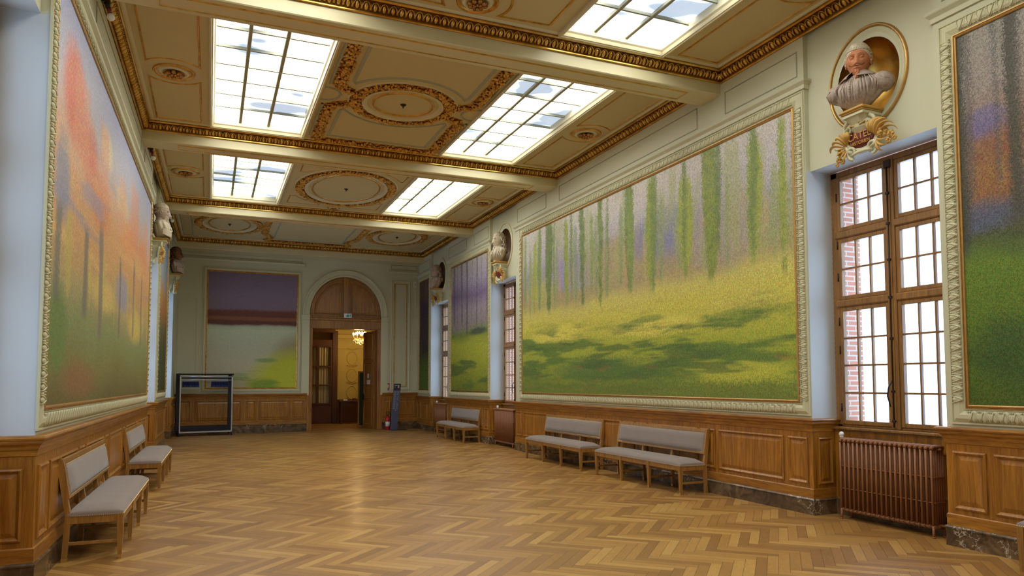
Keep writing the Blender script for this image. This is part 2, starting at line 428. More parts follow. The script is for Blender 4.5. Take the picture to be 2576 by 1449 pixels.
# ------------------------------------------------------------------ dimensions
XR = 6.785
XL0, SL = -1.27, .0135
def XLf(y): return XL0 + SL*(y-6.7)
YB = 24.85
YF = -4.0
ZC = 6.12
NR = [(4.97,6.72),(15.94,17.70),(21.35,23.20)]        # right niches
NL = [(4.97,6.75),(15.93,17.70),(20.75,23.20)]        # left niches
HEAD_R = [4.23,4.23,4.23]; HEAD_L = [4.62,4.25,4.25]
WT = {'R':1.165, 'L':1.19, 'B':1.27}
FR = lambda y, z=0, d=0: frame((XR-d, y, z), (0,1,0), (-1,0,0))
nl = Vector((1,-SL,0)).normalized(); al_ = Vector((-SL,-1,0)).normalized()
FL = lambda y, z=0, d=0: frame(tuple(Vector((XLf(y), y, z)) + nl*d), al_, nl)
FB = lambda x, z=0, d=0: frame((x, YB-d, z), (-1,0,0), (0,-1,0))
CEIL = Matrix(((1,0,0,0),(0,0,1,0),(0,-1,0,ZC),(0,0,0,1)))   # local (x, d, y) -> (x, y, ZC-d)

wall_root = {}
def struct(name, mb, mat, parent=None):
    o = mb.build(name, mat, parent)
    if parent is None: o['kind'] = 'structure'
    return o

# ------------------------------------------------------------------ floor
mb = MB(); mb.box(-1.9, 7.5, YF-.3, YB+.45, -.12, 0); mb.box(-1.0, 7.5, YB+.45, 31.2, -.12, 0)
struct('floor', mb, M['floor'])

# ------------------------------------------------------------------ side walls
def plate_oval(mb, T, x0, x1, z0, z1, cx, cz, a, bb, y=0, n=48):
    pts = circ(cx, cz, a, n, rz=bb)
    rect = []
    for (px, pz) in pts:
        dx, dz = (px-cx)/a, (pz-cz)/bb
        t = 1e9
        if dx > 1e-9: t = min(t, (x1-cx)/dx)
        if dx < -1e-9: t = min(t, (x0-cx)/dx)
        if dz > 1e-9: t = min(t, (z1-cz)/dz)
        if dz < -1e-9: t = min(t, (z0-cz)/dz)
        rect.append((cx+dx*t, cz+dz*t))
    mb.grid([[(p[0],y,p[1]) for p in pts],[(p[0],y,p[1]) for p in rect]], cu=True, T=T, smooth=False)
    # corners
    for (qx, qz) in ((x0,z0),(x1,z0),(x1,z1),(x0,z1)):
        best = sorted(range(n), key=lambda i: (rect[i][0]-qx)**2+(rect[i][1]-qz)**2)[:2]
        cand = [i for i in range(n)]
        # neighbours on the two edges next to this corner
        ex = [i for i in cand if abs(rect[i][0]-qx) < 1e-6]; ez = [i for i in cand if abs(rect[i][1]-qz) < 1e-6]
        if not ex or not ez: continue
        i1 = min(ex, key=lambda i: abs(rect[i][1]-qz)); i2 = min(ez, key=lambda i: abs(rect[i][0]-qx))
        mb.add([(rect[i1][0],y,rect[i1][1]),(qx,y,qz),(rect[i2][0],y,rect[i2][1])], [(0,1,2)], T, False)

OV_A, OV_B, OV_Z = .42, .46, 5.07
def side_wall(side):
    N = NR if side == 'R' else NL; F = FR if side == 'R' else FL; H = HEAD_R if side == 'R' else HEAD_L
    mb = MB(); brick = MB()
    ys = [YF] + [v for ab in N for v in ab] + [YB+.02]
    sg = 1 if side == 'R' else -1
    for k in range(0, len(ys), 2):           # piers
        y0, y1 = ys[k], ys[k+1]; T = F(y0); L = (y1-y0)*sg
        mb.mi = 0; mb.box(0, L, -.40, 0, 0, 6.2, T=T)
    for k, (y0, y1) in enumerate(N):
        T = F(y0); L = (y1-y0)*sg; h = H[k]
        x0, x1 = min(0,L), max(0,L)
        cx = (x0+x1)/2
        mb.mi = 0
        plate_oval(mb, T, x0, x1, h, 6.2, cx, OV_Z, OV_A, OV_B, y=-.07)
        mb.mi = 1
        # soffit of the window niche and its reveals (paint with daylight in its tone)
        mb.add([(x0,-.07,h),(x1,-.07,h),(x1,-.40,h),(x0,-.40,h)], [(0,1,2,3)], T, False)
        for xx in (x0, x1):
            e = .002 if xx == x0 else -.002
            mb.add([(xx+e,-.0005,1.1),(xx+e,-.40,1.1),(xx+e,-.40,h),(xx+e,-.0005,h)], [(0,1,2,3)], T, False)
        mb.mi = 0
        # structure above window and below sill
        mb.box(x0, x1, -.75, -.36, 0, 1.05, T=T)
        mb.box(x0, x1, -.95, -.71, h+.1, 6.2, T=T)
        # concave oval niche
        brick.box(x0-.2, x0+.07, -.80, -.401, 1.0, h+.3, T=T); brick.box(x1-.07, x1+.2, -.80, -.401, 1.0, h+.3, T=T)
        brick.box(x0, x1, -.80, -.47, h+.03, h+.3, T=T)
    o = struct('wall_right' if side == 'R' else 'wall_left', mb, [M['wall'], M['jamb']])
    brick.build('brick_reveal', M['brick'], o)
    wall_root[side] = o
    for k, (y0, y1) in enumerate(N):
        if side == 'L' and k == 0: continue
        T = F((y0+y1)/2); nb = MB(T)
        rows = []
        for i in range(9):
            t = i/8*pi/2
            rows.append([(OV_A*cos(t)*cos(a), -.07-.34*sin(t), OV_Z+OV_B*cos(t)*sin(a)) for a in [2*pi*j/40 for j in range(40)]])
        nb.grid(rows, cu=True)
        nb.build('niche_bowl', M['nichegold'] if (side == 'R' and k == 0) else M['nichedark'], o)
        g = MB(T); g.mould(circ(0, OV_Z+.01, .52, 56, rz=.585), [(-.018,-.07),(-.016,-.05),(0,-.036),(.016,-.05),(.018,-.07)], smooth=True)
        g.build('oval_gilt_ring', M['oldgold'] if k == 0 else M['ceilm'], o)
        g = MB(T); g.mould(circ(0, OV_Z+.01, .50, 56, rz=.565), [(.0,-.068),(.006,-.058),(.03,-.062),(.06,-.07)], smooth=True)
        g.build('oval_moulding', M['ornament'], o)
    return o
side_wall('R'); side_wall('L')

# frieze lines, cap moulding along piers
CAPP = [(0,0),(.02,0.0),(.02,.05),(.03,.06),(.055,.085),(.06,.10),(.06,.112),(.0,.118)]
def pier_trim(side):
    N = NR if side == 'R' else NL; F = FR if side == 'R' else FL
    ys = [YF] + [v for ab in N for v in ab] + [YB]
    cap = MB(); fz = MB()
    z0 = 5.28
    for k in range(0, len(ys), 2):
        y0, y1 = ys[k], ys[k+1]
        if side == 'R': pl = [(XR+.068,y0),(XR,y0),(XR,y1),(XR+.068,y1)]
        else: pl = [(XLf(y1)-.068,y1),(XLf(y1),y1),(XLf(y0),y0),(XLf(y0)-.068,y0)]
        if k == 0: pl = pl[1:] if side == 'R' else pl[:-1]
        if k == len(ys)-2: pl = pl[:-1] if side == 'R' else pl[1:]
        cap.plan(pl, [(a, z0+z) for a, z in CAPP])
        T = F(0); s = 1 if side == 'R' else -1
        a, bq = y0+.10, y1-.10
        # frieze panels split at the beams
        cuts = [a] + [yb for yb in (3.15, 8.53, 13.9, 19.27) if a < yb < bq] + [bq]
        for c0, c1 in zip(cuts[:-1], cuts[1:]):
            q0 = c0 + (.32 if c0 != a else 0); q1 = c1 - (.32 if c1 != bq else 0)
            if q1-q0 < .3: continue
            xa, xb = sorted((s*q0, s*q1))
            TT = F(0)
            fz.mould([(xa,5.47),(xb,5.47),(xb,5.80),(xa,5.80)], [(0,0),(.002,.008),(.012,.010),(.016,0)], T=TT)
    cap.build('pier_cap_moulding', M['wall'], wall_root[side])
    fz.build('frieze_panel_bead', M['groove'], wall_root[side])
pier_trim('R'); pier_trim('L')

# ------------------------------------------------------------------ wainscot
def panel(mb, T, x0, x1, z0, z1):
    if x0 > x1: x0, x1 = x1, x0
    w = min(.045, (x1-x0)*.17)
    mb.mould([(x0,z0),(x1,z0),(x1,z1),(x0,z1)], [(0,.012),(0,.026),(w*.35,.034),(w*.7,.022),(w,.006)], T=T)
    i = w*1.05; j = w*1.9
    vs = [(x0+i,.0135,z0+i),(x1-i,.0135,z0+i),(x1-i,.0135,z1-i),(x0+i,.0135,z1-i),(x0+j,.024,z0+j),(x1-j,.024,z0+j),(x1-j,.024,z1-j),(x0+j,.024,z1-j)]
    mb.add(vs, [(4,5,6,7),(0,1,5,4),(1,2,6,5),(2,3,7,6),(3,0,4,7)], T, False)
def cap_prof(zt):
    return [(.012,zt-.165),(.022,zt-.160),(.026,zt-.12),(.034,zt-.11),(.040,zt-.085),(.062,zt-.065),(.066,zt-.055),(.066,zt-.040),(.078,zt-.034),(.086,zt-.020),(.082,zt-.006),(.07,zt),(-.01,zt)]
BASEP = [(0,0),(.030,0),(.030,.165),(.036,.170),(.036,.182),(.028,.190),(.018,.200),(.0,.205)]
PLINTH = [(.012,.195),(.022,.198),(.022,.305),(.014,.315),(.010,.315)]
def wain_plan(poly, zt, root, k=1.0):
    cap = MB(); cap.plan(poly, cap_prof(zt)); cap.build('dado_rail', M['oakh'], root)
    q = MB(); q.plan(poly, [(a, z*k) for a, z in PLINTH]); q.build('wood_plinth', M['oakh'], root)
def panels_run(x0, x1, big=1.23, small=.33, gap=.075, edge=.06):
    """list of (a,b): small-big-small-[big-small]..."""
    L = x1-x0-2*edge; n = max(1, round((L-small-gap)/(big+small+2*gap)))
    if L < 1.0:
        return [(x0+edge, x1-edge)]
    bigw = (L-(n+1)*small-2*n*gap)/n
    out = []; x = x0+edge
    for i in range(n):
        out.append((x, x+small)); x += small+gap
        out.append((x, x+bigw)); x += bigw+gap
    out.append((x, x+small))
    return out
for side in 'RL':
    N = NR if side == 'R' else NL; F = FR if side == 'R' else FL; s = 1 if side == 'R' else -1
    zt = WT[side]; root = wall_root[side]
    ys = [YF] + [v for ab in N for v in ab] + [YB-.03]
    base = MB()
    for k in range(0, len(ys), 2):
        y0, y1 = ys[k], ys[k+1]; D = .385
        if side == 'R': pl = [(XR+D,y0),(XR,y0),(XR,y1),(XR+D,y1)]
        else: pl = [(XLf(y1)-D,y1),(XLf(y1),y1),(XLf(y0),y0),(XLf(y0)-D,y0)]
        if k == 0: pl = pl[1:] if side == 'R' else pl[:-1]
        if k == len(ys)-2: pl = pl[:-1] if side == 'R' else pl[1:]
        wain_plan(pl, zt, root); base.plan(pl, BASEP)
        w = MB(); w.plan(pl, [(.0,.19),(.012,.19),(.012,zt-.15),(0,zt-.15)])
        xa, xb = sorted((s*y0, s*y1)); T = F(0)
        for a, c in panels_run(xa, xb): panel(w, T, a, c, .365, .93*zt/1.165)
        # reveal panels (facing along the room)
        if k > 0:
            Tj = frame((XR if side == 'R' else XLf(y0), y0, 0), (-1,0,0), (0,-1,0))
            panel(w, Tj, (-.30 if side == 'R' else .07), (-.07 if side == 'R' else .30), .365, .93)
        w.build('wainscot', M['oak'], root)
    # below the windows
    for (y0, y1) in N:
        T = F(y0); L = (y1-y0)*s; xa, xb = sorted((0, L))
        w = MB(T); w.box(xa+.02, xb-.02, -.36, -.345, .2, 1.02)
        for a, c in panels_run(xa, xb, .6, .25, .06, .08): panel(w, T3(0,-.357,0), a, c, .36, .86)
        w.mi = 0; w.build('under_window_panelling', M['oak'], root)
        w = MB(T); w.box(xa+.012, xb-.012, -.40, -.30, 1.03, 1.065, .008); w.build('window_sill', M['oakwin'], root)
        base.T = T; base.box(xa+.02, xb-.02, -.36, -.335, 0, .19); base.T = I4
    struct('baseboard_right' if side == 'R' else 'baseboard_left', base, M['marble'])

# ------------------------------------------------------------------ windows
def window(idx, side, k):
    N = NR if side == 'R' else NL; F = FR if side == 'R' else FL; H = (HEAD_R if side == 'R' else HEAD_L)[k]
    y0, y1 = N[k]; cy = (y0+y1)/2; hw = (y1-y0)/2-.015
    T = F(cy, 0, -.385)     # local y=0 at room face of the frame
    root = bpy.data.objects.new('window_%d' % idx, None); C.objects.link(root); root['kind'] = 'structure'; root.matrix_world = T
    zt = H-.01; zb = 1.065
    fr = MB(); fw = .10
    fr.box(-hw, -hw+fw, -.08, 0, zb, zt, .008); fr.box(hw-fw, hw, -.08, 0, zb, zt, .008)
    fr.box(-hw, hw, -.08, 0, zt-.075, zt, .008); fr.box(-hw, hw, -.08, .0, zb, zb+.03, .006)
    fr.build('window_frame', M['oakwin'], root)
    st = MB(); st.box(-.055, .055, -.06, .035, zb, zt-.05, .012); st.box(-.022, .022, .03, .05, zb+.02, zt-.08, .008)
    st.build('central_stile', M['oakwin'], root)
    sec = [(3.90+(H-4.23)*.5, zt-.075, 2) , (0,0,0)]
    z_tr1, z_tr2 = 3.42, 2.57
    tr = MB()
    for z in (z_tr1, z_tr2): tr.box(-hw+fw*.6, hw-fw*.6, -.06, .03, z-.045, z+.045, .015)
    tr.build('transom', M['oakwin'], root)
    for sx in (-1, 1):
        xa, xb = sorted((sx*.055, sx*(hw-fw)))
        for (za, zc, nr) in ((z_tr1+.045, zt-.075, 2), (z_tr2+.045, z_tr1-.045, 2), (zb+.03, z_tr2-.045, 4)):
            f = MB(); q = .05
            f.box(xa, xa+q, -.05, .012, za, zc, .006); f.box(xb-q, xb, -.05, .012, za, zc, .006)
            f.box(xa+q, xb-q, -.05, .012, za, za+q, .006); f.box(xa+q, xb-q, -.05, .012, zc-q, zc, .006)
            ca = f.build('casement', M['oakwin'], root)
            g = MB()
            for i in (1, 2):
                xx = xa+q+(xb-xa-2*q)*i/3; g.box(xx-.011, xx+.011, -.035, .004, za+q, zc-q, .004)
            for i in range(1, nr):
                zz = za+q+(zc-za-2*q)*i/nr; g.box(xa+q, xb-q, -.036, .003, zz-.011, zz+.011, .004)
            g.build('glazing_bars', M['oakwin'], ca)
            p = MB(); p.box(xa+q*.8, xb-q*.8, -.026, -.022, za+q*.8, zc-q*.8)
            p.build('window_pane', M['glass'], ca)
    h = MB()
    h.tube([(0,.058,zb+.03),(0,.058,zt-.15)], .008, 6)
    for z in (zb+.1, 1.5, 2.1, z_tr2, 3.0, z_tr1, zt-.45): h.box(-.02, .02, .035, .07, z-.015, z+.015, .004)
    h.tube([(0,.07,1.62),(.02,.10,1.55),(.03,.11,1.45),(.01,.10,1.36),(.012,.09,1.33)], .009, 6)
    h.box(-.045, .045, .03, .06, zt-.16, zt-.06, .01)
    h.build('bolt_rod', M['iron'], root)
    hg = MB()
    for z in (1.3, 2.0, 2.35, 2.9, 3.3, 3.9):
        hg.cyl(hw-fw, .016, z-.05, z+.05, .009, n=8); hg.cyl(-hw+fw, .016, z-.05, z+.05, .009, n=8)
    hg.build('hinge', M['iron'], root)
for i, (sd, k) in enumerate((('R',0),('R',1),('R',2),('L',0),('L',1),('L',2))): window(i+1, sd, k)

# ------------------------------------------------------------------ back wall and door
DX0, DX1 = 3.04, 5.45; DC = (DX0+DX1)/2; DW = (DX1-DX0)/2
DH = 3.47; SPR = 3.95
mb = MB()
mb.box(-1.9, DX0, YB, YB+.42, 0, 6.2); mb.box(DX1, 7.3, YB, YB+.42, 0, 6.2)
arc = [(DC+DW*cos(t), SPR+(5.24-SPR)*sin(t)) for t in [pi*i/32 for i in range(33)]]
pts = [(DX1, DH)] + arc + [(DX0, DH)]
mb.grid([[(p[0],YB,p[1]) for p in pts],[(p[0],YB,6.2) for p in pts]], smooth=False)
mb.grid([[(p[0],YB,p[1]) for p in pts],[(p[0],YB+.42,p[1]) for p in pts]], smooth=False)
BW = struct('wall_back', mb, M['wall'])
# half beam against the back wall
# trims on the back wall (world aligned: local x = -X)
T = FB(0); nx = lambda x: -x
def bx(mb_, xa, xb, d0, d1, z0, z1, b=0): mb_.box(min(xa,xb), max(xa,xb), YB-d1, YB-d0, z0, z1, b)
mb = MB()
mb.plan([(6.785,YB),(5.72,YB)], [(a, 5.42+z) for a, z in CAPP]); mb.plan([(2.86,YB),(-1.1,YB)], [(a, 5.48+z) for a, z in CAPP])
mb.build('pier_cap_moulding', M['wall'], BW)
mb = MB()
for (a, c, z0, z1) in ((-.95,2.78,5.66,5.78),(5.80,6.72,5.60,5.76)):
    mb.mould([(-c,z0),(-a,z0),(-a,z1),(-c,z1)], [(0,0),(.002,.008),(.012,.010),(.016,0)], T=T)
mb.build('frieze_panel_bead', M['groove'], BW)
# archivolt and imposts
mb = MB()
outer = [(-p[0], p[1]) for p in arc]       # travel right to left in local x
AP = [(-.0,.0),(-.0,.05),(-.05,.055),(-.06,.035),(-.17,.04),(-.185,.075),(-.215,.08),(-.23,.05),(-.235,0)]
pth = [(-DX1, SPR-.12)] + [(-p[0], p[1]) for p in arc] + [(-DX0, SPR-.12)]
mb.mould(pth, [(-a, d) for a, d in AP], closed=False, T=T, smooth=False)
for s_, xe in ((1, DX1), (-1, DX0)):
    for (w, d, z0, z1) in ((.25,.05,1.2,3.72),(.275,.085,3.72,3.76),(.265,.07,3.76,3.84),(.29,.10,3.84,3.88),(.27,.06,3.62,3.66)):
        bx(mb, xe-(.0 if s_ > 0 else -.0), xe+s_*w, 0, d, z0, z1)
mb.build('archivolt', M['ornament'], BW)
# wooden lining, transom beam and lunette (part of the door)
D1 = bpy.data.objects.new('door_1', None); C.objects.link(D1); D1['kind'] = 'structure'; D1.location = (DC, YB, 0)
TD = frame((0,YB,0), (-1,0,0), (0,-1,0)); inv = T3(-DC,-YB,0)
def dbuild(mb_, name, mat): return mb_.build(name, mat, D1)
mb = MB(inv)
for x0, x1 in ((DX0, DX0+.11), (DX1-.11, DX1)): mb.box(x0, x1, YB-.02, YB+.40, 0, DH, .01)
mb.box(DX0, DX1, YB-.0, YB+.40, DH-.02, DH+.28, .01); mb.box(DX0-.0, DX1, YB-.06, YB+.1, DH+.26, DH+.33, .01); mb.box(DX0, DX1, YB-.09, YB+.1, DH+.33, DH+.38, .015)
mb.box(DX0-.06, DX0+.03, YB-.035, YB, 0, DH, .008); mb.box(DX1-.03, DX1+.06, YB-.035, YB, 0, DH, .008)
dbuild(mb, 'door_lining', M['oakdoor'])
mb = MB(inv)
lun = [(DC+(DW+.01)*cos(t), SPR+(5.25-SPR)*sin(t)) for t in [pi*i/32 for i in range(33)]]
poly = [(DX1, DH+.3)] + lun + [(DX0, DH+.3)]
mb.grid([[(p[0],YB+.06,p[1]) for p in poly],[(p[0],YB+.06,DH+.3) for p in poly]], smooth=False)
mb.box(DC-.09, DC+.09, YB+.01, YB+.06, DH+.36, 5.22, .01)
for s_ in (1, -1):
    q = [(DC+s_*.15, DH+.47)] + [(DC+s_*(.15+(DW-.30)*cos(t)), DH+.47+(5.02-DH-.47)*sin(t)) for t in [pi/2*i/14 for i in range(15)]]
    qq = [(-a, c) for a, c in q]
    if s_ > 0: qq = qq[::-1]
    TT = frame((0,YB+.06,0), (-1,0,0), (0,-1,0))
    ar = sum(qq[i-1][0]*qq[i][1]-qq[i][0]*qq[i-1][1] for i in range(len(qq)))
    if ar < 0: qq = qq[::-1]
    mb.mould(qq, [(0,0),(0,.02),(.02,.035),(.04,.03),(.05,.012),(.07,.01),(.08,.0)], T=TT)
ed = [(DC+(DW-.02)*cos(t), SPR-.02+(5.22-SPR)*sin(t)) for t in [pi*i/32 for i in range(33)]]
mb.mould([(-a, c) for a, c in ed], [(-.0,0),(-.01,.03),(-.05,.03),(-.06,0)], closed=False, T=frame((0,YB+.06,0), (-1,0,0), (0,-1,0)))
dbuild(mb, 'arched_lunette', M['oakdoor'])
# open leaf, right hand
def leaf_mesh(mb_, w, h):
    mb_.box(0, w, -.025, .025, 0.01, h, .004)
    for sy in (1, -1):
        TT = T3(0,.013*sy,0) if sy > 0 else T3(w,-.013,0) @ Matrix.Rotation(pi, 4, 'Z')
        for z0, z1 in ((.12,.95),(1.05,1.42),(1.52,2.35),(2.45,h-.12)):
            mb_.mould([(.13,z0),(w-.13,z0),(w-.13,z1),(.13,z1)], [(0,.012),(.005,.026),(.03,.03),(.045,.012)], T=TT)
DLm = MB(); leaf_mesh(DLm, 1.10, DH-.03)
dl = DLm.build('door_leaf', M['oakdoor'], D1)
dl.matrix_local = inv @ frame((DX1-.13, YB+.40, 0), (-.14,.99,0), (-.99,-.14,0))
ir = MB(); ir.box(.93, 1.05, -.05, .05, 1.0, 1.22, .01); ir.cyl(0.99, .07, 1.08, 1.14, .02); ir.build('door_lock', M['iron'], dl)
dl2 = DLm.build('door_leaf', M['oakdoor'], D1)
dl2.matrix_local = inv @ frame((DX0+.09, YB+.40, 0), (-.97,.2,0), (-.2,-.97,0))

# wainscot on the back wall
for (xa, xb) in ((-1.05, DX0-.06), (DX1+.06, 6.785)):
    pl = [(xb,YB),(xa,YB)]
    wain_plan(pl, WT['B'], BW, 1.2)
    w = MB(); w.plan(pl, [(.0,.19),(.012,.19),(.012,WT['B']-.15),(0,WT['B']-.15)])
    ps = [(-1.0,-.55),(-.42,.94),(1.07,1.37),(1.48,2.42),(2.52,2.90)] if xa < 0 else [(5.56,5.80),(5.90,6.68)]
    for a, c in ps: panel(w, T, -c, -a, .42, 1.04)
    w.build('wainscot', M['oak'], BW)
w = MB()
w.plan([(DX0-.06,YB),(-1.05,YB)], [(a, z*1.35) for a, z in BASEP]); w.plan([(6.785,YB),(DX1+.06,YB)], [(a, z*1.35) for a, z in BASEP])
struct('baseboard_back', w, M['marble'])
# painted pilaster panel with gilt fillet right of the door and flat panels
mb = MB(); mb.mould([(-6.50,1.36),(-5.80,1.36),(-5.80,5.22),(-6.50,5.22)], [(0,0),(0,.02),(.03,.03),(.05,.015),(.10,.012),(.11,.0)], T=T)
mb.mould([(-6.74,1.34),(-6.56,1.34),(-6.56,3.2),(-6.74,3.2)], [(0,0),(0,.012),(.012,.012),(.014,0)], T=T)
mb.mould([(-6.72,3.9),(-6.58,3.9),(-6.58,4.9),(-6.72,4.9)], [(0,0),(0,.01),(.01,.01),(.012,0)], T=T)
mb.mould([(.42,1.4),(.98,1.4),(.98,4.3),(.42,4.3)], [(0,0),(0,.012),(.014,.012),(.016,0)], T=T)
mb.build('pilaster_panel', M['wall'], BW)
mb = MB(); mb.mould([(-6.38,1.48),(-5.92,1.48),(-5.92,5.10),(-6.38,5.10)], [(0,0),(.004,.02),(.02,.02),(.026,0)], T=T)
mb.build('gilt_fillet', M['golddeep'], BW)
# behind the camera
mb = MB(); mb.box(-1.9, 7.3, YF-.3, YF, 0, 6.3); struct('wall_front', mb, M['wall'])

# ------------------------------------------------------------------ ceiling
BEAMS = [(-2.3,-1.85),(2.95,3.40),(8.30,8.76),(13.66,14.12),(19.03,19.49)]
BAYS = [(-1.85,2.95),(3.40,8.30),(8.76,13.66),(14.12,19.03),(19.49,24.12)]
BZ = 5.79
SKYX = [(-.11,1.50),(4.06,5.68)]
sky = {0:(-1.65,2.75), 1:(3.6,8.14), 2:(9.18,13.46), 3:(14.55,18.78)}  # first entry: unseen skylight pair behind the camera, added for light
ce = MB()
xs = [-1.7, SKYX[0][0]+.04, SKYX[0][1]-.04, SKYX[1][0]+.04, SKYX[1][1]-.04, 7.0]
ce.box(-1.9, 7.3, YF-.2, BEAMS[0][0], ZC, ZC+.25)
for i, (y0, y1) in enumerate(BAYS):
    if i in sky:
        s0, s1 = sky[i][0]+.04, sky[i][1]-.04
        ce.box(-1.9, 7.3, y0-.5, s0, ZC, ZC+.25); ce.box(-1.9, 7.3, s1, y1+.05, ZC, ZC+.25)
        for a, c in ((-1.9,xs[1]),(xs[2],xs[3]),(xs[4],7.3)): ce.box(a, c, s0, s1, ZC, ZC+.25)
    else: ce.box(-1.9, 7.3, y0-.5, YB+.4, ZC, ZC+.25)
CE = struct('ceiling', ce, M['ceil'])
for (y0, y1) in BEAMS:
    g = MB(); g.box(XLf(y0)-.03, XR+.03, y0, y1, BZ, ZC+.05, .012); g.build('beam', M['beam'], CE)
    g = MB(); T_ = Matrix(((1,0,0,0),(0,0,1,0),(0,-1,0,BZ),(0,0,0,1)))
    g.mould([(-.62,y0+.09),(6.28,y0+.09),(6.28,y1-.09),(-.62,y1-.09)], [(0,0),(.003,.008),(.018,.012),(.022,0)], T=T_)
    g.build('beam_gilt_line', M['gold'], CE)
g = MB(); g.box(XLf(24)-.03, XR+.03, 24.12, YB+.01, BZ-.02, ZC+.05, .012); g.build('beam', M['beam'], CE)
# coved part of ceiling edge & gilded egg-and-dart cornice
CP = [(0,.165),(.012,.165),(.016,.150),(.028,.146),(.060,.128),(.088,.100),(.106,.066),(.112,.040),(.124,.036),(.128,.022),(.14,.018),(.14,0)]
CM = [(.14,.0),(.14,.012),(.17,.016),(.20,.0)]
for i, (y0, y1) in enumerate(BAYS):
    if i == 0: continue
    poly = [(XLf(y0),y0),(XR,y0),(XR,y1),(XLf(y1),y1)]
    g = MB(); g.mould(poly, CP[:4]+[(.040,.120),(.062,.098),(.084,.072),(.100,.046)]+CP[7:], T=CEIL); g.build('cornice_bed', M['goldshade'], CE); g = MB()
    g.mould(poly, [(.010,.166),(.018,.170),(.030,.160),(.030,.146)], T=CEIL); g.mould(poly, [(.112,.044),(.126,.046),(.140,.030),(.140,.016)], T=CEIL)
    for (p, q, inward) in ((poly[1],poly[2],(-1,0)),(poly[2],poly[3],(0,-1)),(poly[3],poly[0],(1,0))):
        L = sqrt((q[0]-p[0])**2+(q[1]-p[1])**2); n = int((L-.16)/.105); ax, ay = (q[0]-p[0])/L, (q[1]-p[1])/L
        for k in range(n+1):
            t = .08+(L-.16)*k/n
            cx, cy = p[0]+ax*t, p[1]+ay*t
            o = Vector((cx+inward[0]*.068, cy+inward[1]*.068, ZC-.098))
            R = Matrix(((ax,inward[0],0,o.x),(ay,inward[1],0,o.y),(0,0,1,o.z),(0,0,0,1))) @ Matrix.Rotation(radians(-42), 4, 'X')
            g.ell((0,0,0), (.030,.024,.048), 7, 5, T=R)
            g.ell((.0525,0,.0), (.009,.018,.045), 5, 4, T=R)
            g.tube([(-.043,.0,-.045),(-.047,.012,0),(-.03,.016,.045),(0,.014,.060),(.03,.016,.045),(.047,.012,0),(.043,.0,-.045)], .0065, 4, T=R)
    g.build('gilded_cornice', M['gold'], CE)
    g = MB(); g.mould(poly, CM, T=CEIL); g.build('cornice_fillet', M['ceilm'], CE)

GL = [(0,0),(.003,.010),(.012,.014),(.024,.012),(.03,0)]
def gilt_line(g, pts, closed=True, w=1.0): g.mould(pts, [(a*w, d*w) for a, d in GL], closed=closed, T=CEIL)
def garland(g, pts, width=.19, closed=False, dens=170):
    P = [Vector(p) for p in pts]
    segs = list(zip(P, P[1:]+([P[0]] if closed else [])))
    if not closed: segs = segs[:len(P)-1]
    # carrier strip
    prof = [(-width*.5,0),(-width*.42,.012),(-width*.2,.028),(width*.2,.028),(width*.42,.012),(width*.5,0)]
    bs = MB(); bs.mould([tuple(p) for p in P], [(a*.92, d*.8) for a, d in prof], closed=closed, T=CEIL, smooth=True); bs.build('garland_bed', M['bronze'], CE)  # darker bed paints in the shade between the leaves
    for a, c in segs:
        L = (c-a).length; d = (c-a)/max(L, 1e-6); nrm = Vector((-d.y, d.x))
        for _ in range(max(1, int(L*dens+random.random()))):
            t = random.random()*L; s = random.gauss(0, .27)*width; s = max(-.5*width, min(.5*width, s))
            q = a+d*t+nrm*s
            hh = .045*(1-(abs(s)/(width*.6))**2)+.01
            if random.random() < .35:
                r = random.uniform(.016, .030); g.ell((q.x, hh*.8, q.y), (r, r*1.1, r), 7, 5, T=CEIL)
            else:
                ang = random.uniform(0, 2*pi); R = T3(q.x, hh*.7, q.y) @ Matrix.Rotation(ang, 4, 'Y') @ Matrix.Rotation(random.uniform(-.5,.5), 4, 'X')
                g.ell((0,0,0), (random.uniform(.022,.036), .010, .012), 6, 4, T=CEIL @ R)
def rosette(cx, cy, k=1.0, arcs=True):
    g = MB()
    for j in range(8):
        a = 2*pi*j/8; R = T3(cx, .045, cy) @ Matrix.Rotation(a, 4, 'Y')
        g.ell((.075*k,0,0), (.055*k,.03,.032*k), 8, 5, T=CEIL @ R); 
        R = T3(cx, .075, cy) @ Matrix.Rotation(a+.4, 4, 'Y'); g.ell((.045*k,0,0), (.035*k,.02,.02*k), 6, 4, T=CEIL @ R)
    g.ell((cx,.095,cy), (.025*k,.03,.025*k), 8, 6, T=CEIL)
    g.build('rosette', M['bronze'], CE)
    g = MB(); g.mould(circ(cx, cy, .235*k, 36), [(-.02,0),(-.015,.022),(0,.03),(.018,.02),(.03,.004)], T=CEIL, smooth=True); g.build('rosette_gilt_ring', M['golddeep'], CE)
    g = MB(); g.mould(circ(cx, cy, .155*k, 36), [(-.035,0),(-.03,.02),(0,.035),(.025,.02),(.04,.0)], T=CEIL, smooth=True); g.build('rosette_dish', M['ceilm'], CE)
def side_panels(xa, xb, y0, y1, cy):
    cx = (xa+xb)/2; hw = (xb-xa)/2; r = .43
    g = MB(); g2 = MB()
    dy = .28; ang = math.asin(min(.95, hw/r)) if hw < r else pi/2*.95
    for s in (1, -1):
        a0 = ang
        ye = y1 if s > 0 else y0
        arcp = [(cx+r*sin(t), cy+s*r*cos(t)) for t in [a0-2*a0*i/12 for i in range(13)]]
        pts = [(xb, ye)] + [(xb, arcp[0][1])] + arcp + [(xa, arcp[-1][1])] + [(xa, ye)]
        pts = [pts[0]] + pts[2:-2] + [pts[-1]]
        ar = sum(pts[i-1][0]*pts[i][1]-pts[i][0]*pts[i-1][1] for i in range(len(pts)))
        if ar < 0: pts = pts[::-1]
        gilt_line(g, pts, w=.9)
    g.build('side_panel_gilt_line', M['golddeep'], CE)
